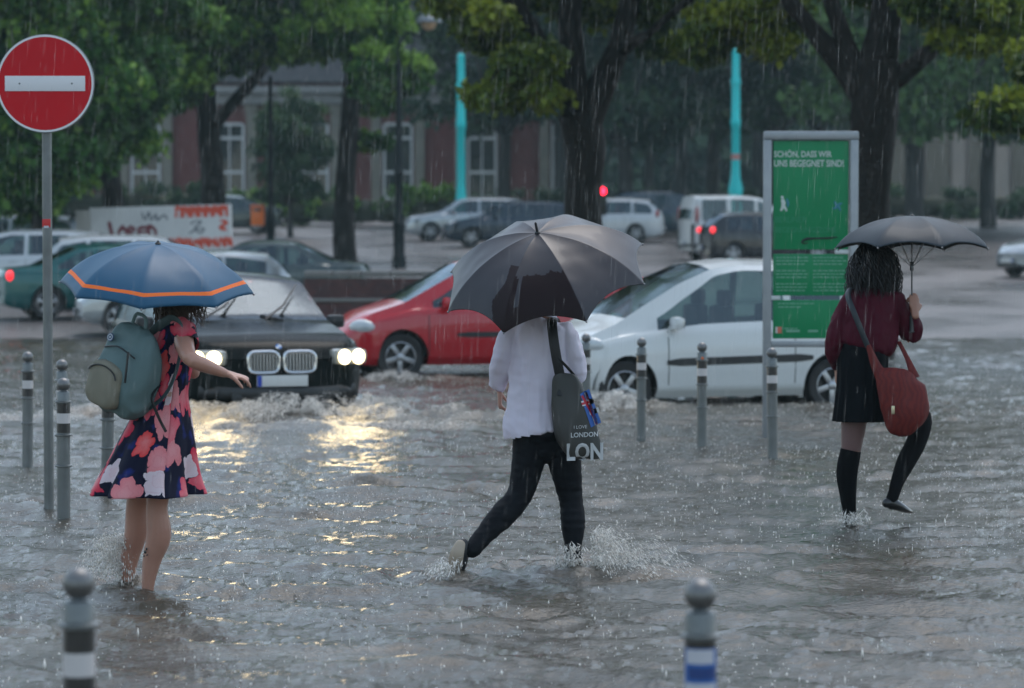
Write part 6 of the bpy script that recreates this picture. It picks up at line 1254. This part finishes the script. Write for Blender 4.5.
rustm = mat('rust_red_weave', (.22, .022, .018), .75); nt = rustm.node_tree; tc = nt.nodes.new('ShaderNodeTexCoord'); wv = nt.nodes.new('ShaderNodeTexWave'); wv.inputs['Scale'].default_value = 9; wv.inputs['Distortion'].default_value = 11; wv.inputs['Detail'].default_value = 3; wv.inputs['Detail Scale'].default_value = 1.2
rp = nt.nodes.new('ShaderNodeValToRGB'); rp.color_ramp.elements[0].color = (.11, .009, .009, 1); rp.color_ramp.elements[1].color = (.16, .015, .011, 1); nt.links.new(tc.outputs['Object'], wv.inputs['Vector']); nt.links.new(wv.outputs['Fac'], rp.inputs[0]); nt.links.new(rp.outputs[0], nt.nodes['Principled BSDF'].inputs['Base Color'])
bo_ = m_.build('bag_body', rustm, sling, smooth='all'); bo_.modifiers.new('s', 'SUBSURF').levels = 2; bo_.modifiers['s'].render_levels = 2
dg = bpy.context.evaluated_depsgraph_get(); dg.update(); me = bpy.data.meshes.new_from_object(bo_.evaluated_get(dg)); bo_.modifiers.clear(); bo_.data = me; wrinkle(bo_, .022, (9, 9, 3), 7)
m_ = MB(); m_.tube([Lb(884, 380, -.20), Lb(876, 366, -.20), Lb(868, 345, -.20), ], [(.045, .02), (.03, .014), (.014, .008)], 10, 4, side=(1, 0, 0)); m_.tube([Lb(915, 378, -.19), Lb(908, 360, -.16), Lb(899, 342, -.05)], [(.03, .012), (.016, .008), (.012, .006)], 8, 4, side=(1, 0, 0)); m_.build('bag_gusset', rustm, sling)
m_ = MB(); m_.tube([Lb(868, 347, -.20), Lb(861, 330, -.21), Lb(853, 310, -.20), Lb(848, 296, -.14), Lb(851, 288, -.03), Lb(862, 292, .1)], [(.017, .005)] * 6, 8, 4, side=(1, 0, 0)); m_.build('strap', mat('strap_dark', (.02, .028, .034), .5), sling)
m_ = MB(); m_.box(Lb(893, 410, -.29), (.02, .008, .05), bev=.003); m_.build('buckle', mat('buckle_brass', (.5, .45, .3), .3, metal=.8), sling)

water()

# ================================================================ SPLASHES AND RAIN
drop_m = bpy.data.materials.new('water_drop'); drop_m.use_nodes = True; nt = drop_m.node_tree; b_ = nt.nodes['Principled BSDF']; b_.inputs['Base Color'].default_value = (.90, .87, .82, 1); b_.inputs['Roughness'].default_value = .05; b_.inputs['IOR'].default_value = 1.33; b_.inputs['Specular IOR Level'].default_value = 1.0
tr_ = nt.nodes.new('ShaderNodeBsdfTransparent'); tl_ = nt.nodes.new('ShaderNodeBsdfTranslucent'); tl_.inputs[0].default_value = (.95, .95, .95, 1); m1 = nt.nodes.new('ShaderNodeMixShader'); m1.inputs[0].default_value = .35; m2 = nt.nodes.new('ShaderNodeMixShader'); m2.inputs[0].default_value = .9
rain_m = None
nt.links.new(b_.outputs[0], m1.inputs[1]); nt.links.new(tl_.outputs[0], m1.inputs[2]); nt.links.new(tr_.outputs[0], m2.inputs[1]); nt.links.new(m1.outputs[0], m2.inputs[2]); nt.links.new(m2.outputs[0], nt.nodes['Material Output'].inputs[0])
OCT = np.array([(1, 0, 0), (0, 1, 0), (-1, 0, 0), (0, -1, 0), (0, 0, 1), (0, 0, -1)], float); OF = np.array([(0, 1, 4), (1, 2, 4), (2, 3, 4), (3, 0, 4), (1, 0, 5), (2, 1, 5), (3, 2, 5), (0, 3, 5)])
def droplets(name, lab, P_, S_, m=drop_m, axis=None):
    """P_ (n,3) centres, S_ (n,3) half sizes"""
    n = len(P_); V = (P_[:, None, :] + OCT[None] * S_[:, None, :])
    if axis is not None: V[:, 4] = P_ + axis; V[:, 5] = P_ - axis
    V = V.reshape(-1, 3); Fc = (OF[None] + (np.arange(n) * 6)[:, None, None]).reshape(-1, 3)
    me = bpy.data.meshes.new(name); me.vertices.add(len(V)); me.vertices.foreach_set('co', V.ravel()); me.loops.add(Fc.size); me.loops.foreach_set('vertex_index', Fc.ravel().astype(np.int32)); me.polygons.add(len(Fc)); me.polygons.foreach_set('loop_start', np.arange(0, Fc.size, 3)); me.update(calc_edges=True); me.polygons.foreach_set('use_smooth', [True] * len(Fc)); me.materials.append(m)
    o = bpy.data.objects.new(name, me); col.objects.link(o); tag(o, lab, 'water', kind='stuff'); return o
rs = np.random.RandomState(15)
# rebound spikes and beads where the rain strikes the flood
n = 42000; y = 7 + 36 * rs.rand(n) ** .95; x = rs.uniform(-1, 1, n) * (.2 * y + .6); hgt = .004 + .035 * rs.rand(n) ** 2.5
cl_ = (gridnoise(x, y, .8, .8, 91) > .36) & (rs.rand(n) < np.clip((y - 6) / 12, .12, 1)); x, y, hgt = x[cl_], y[cl_], hgt[cl_]; n = len(x)
P_ = np.stack([x, y, hgt * .9], 1); r_ = .0012 + .0045 * rs.rand(n) ** 4 + y * .00005; S_ = np.stack([r_, r_, r_ + (rs.rand(n) < .12) * hgt * .6], 1)
droplets('rain_splashes', 'tiny beads and spikes of water thrown up by the rain all over the flood', P_, S_)
def splash(lab, c, rad, hmax, n, dirv=(0, 0), jets=7, size=.006):
    rs_ = np.random.RandomState(int(abs(c[0]) * 100) + n); PP = []; SS = []; AX = []
    for j in range(jets):
        a = rs_.uniform(0, 6.28); d = np.array([math.cos(a), math.sin(a)]) * rs_.uniform(.4, 1) + np.array(dirv); hm = hmax * rs_.uniform(.35, 1); rr = rad * rs_.uniform(.5, 1.1); k = n // jets
        t_ = rs_.rand(k) ** .7; xy = np.array(c[:2]) + d[None] * rr * t_[:, None]; z = hm * 4 * t_ * (1.02 - t_) * .9
        PP.append(np.stack([xy[:, 0], xy[:, 1], z], 1) + rs_.normal(size=(k, 3)) * [.012, .012, .008] * (1 + 1.5 * t_[:, None])); q = size * (.2 + rs_.rand(k) ** 2.2); SS.append(np.stack([q, q, q], 1)); vel = np.concatenate([np.repeat(d[None] * rr, k, 0), (hm * 3.6 * (1.02 - 2 * t_))[:, None]], 1); vel /= np.linalg.norm(vel, axis=1)[:, None]; AX.append(vel * (q * rs_.uniform(1.2, 6, k) ** 1.0)[:, None])
    PP = np.concatenate(PP); SS = np.concatenate(SS); AX = np.concatenate(AX); k_ = PP[:, 2] > -.005; droplets('water_splash', lab, PP[k_], SS[k_], axis=AX[k_])
splash('water splashing up behind the bare calves of the floral dress', (P(118, 580, 14.2).x, 14.25), .20, .26, 3000, (-.25, .0), 22, .0036)
splash('water thrown up to the right of the planted shoe of the white-shirted walker', (P(592, 572, 14.7).x, 14.7), .45, .24, 4200, (.9, .0), 16, .0038)
splash('small splash around the planted black shoe', (P(573, 568, 14.85).x, 14.8), .12, .13, 500, (0, 0), 8, .005)
splash('small splash at the raised pale sole', (P(452, 576, 14.6).x, 14.5), .2, .09, 500, (-.5, 0), 7, .005)
splash('small splash at the standing black sock on the right', (P(850, 525, 17.2).x, 17.1), .15, .08, 400, (.1, 0), 8, .005)
splash('froth thrown up by the white hatchback front wheel', (P(618, 390, 29).x, 28.9), .6, .2, 5000, (-.2, -.2), 24, .007)
splash('spray ahead of the dark estate bumper', (P(300, 405, 27.6).x, 27.6), 1.1, .26, 8000, (0, -.3), 40, .006)
splash('spray at the front corner of the dark estate', (P(365, 400, 28.2).x, 28.2), .6, .2, 3000, (.4, 0), 18, .006)
splash('froth at the red hatchback front wheel', (P(400, 370, 35).x, 34.9), .6, .12, 2000, (-.2, 0), 16, .007)
# falling rain
rain_m = drop_m.copy(); rain_m.name = 'falling_drop'; [setattr(q.inputs[0], 'default_value', .14) for q in rain_m.node_tree.nodes if q.type == 'MIX_SHADER' and q.inputs[0].default_value > .5]
n = 32000; y = 9 + 60 * rs.rand(n) ** .9; x = rs.uniform(-1, 1, n) * (.22 * y + .8); z = rs.uniform(.05, 1, n) * (CAMZ + .14 * y + .4); ln = .02 + .09 * rs.rand(n) ** 2
axs = np.stack([ln * .05, np.zeros(n), ln], 1); r_ = .0003 + .0004 * rs.rand(n) + y * .000014
droplets('falling_rain', 'fine falling raindrops in the air over the whole junction', np.stack([x, y, z], 1), np.stack([r_, r_, ln], 1), rain_m, axis=axs)
# haze
hz = MB(); hz.box((0, 120, 16.9), (430, 400, 36.2)); ho = hz.build('haze', [], None, smooth=False); tag(ho, 'pale rainy haze filling the air', 'haze', kind='stuff')
hm = bpy.data.materials.new('rain_haze'); hm.use_nodes = True; nt = hm.node_tree; nt.nodes.remove(nt.nodes['Principled BSDF']); pv = nt.nodes.new('ShaderNodeVolumePrincipled'); pv.inputs['Color'].default_value = (.46, .66, .70, 1); pv.inputs['Density'].default_value = .0005; pv.inputs['Anisotropy'].default_value = .2
nt.links.new(pv.outputs[0], nt.nodes['Material Output'].inputs['Volume']); ho.data.materials.append(hm)
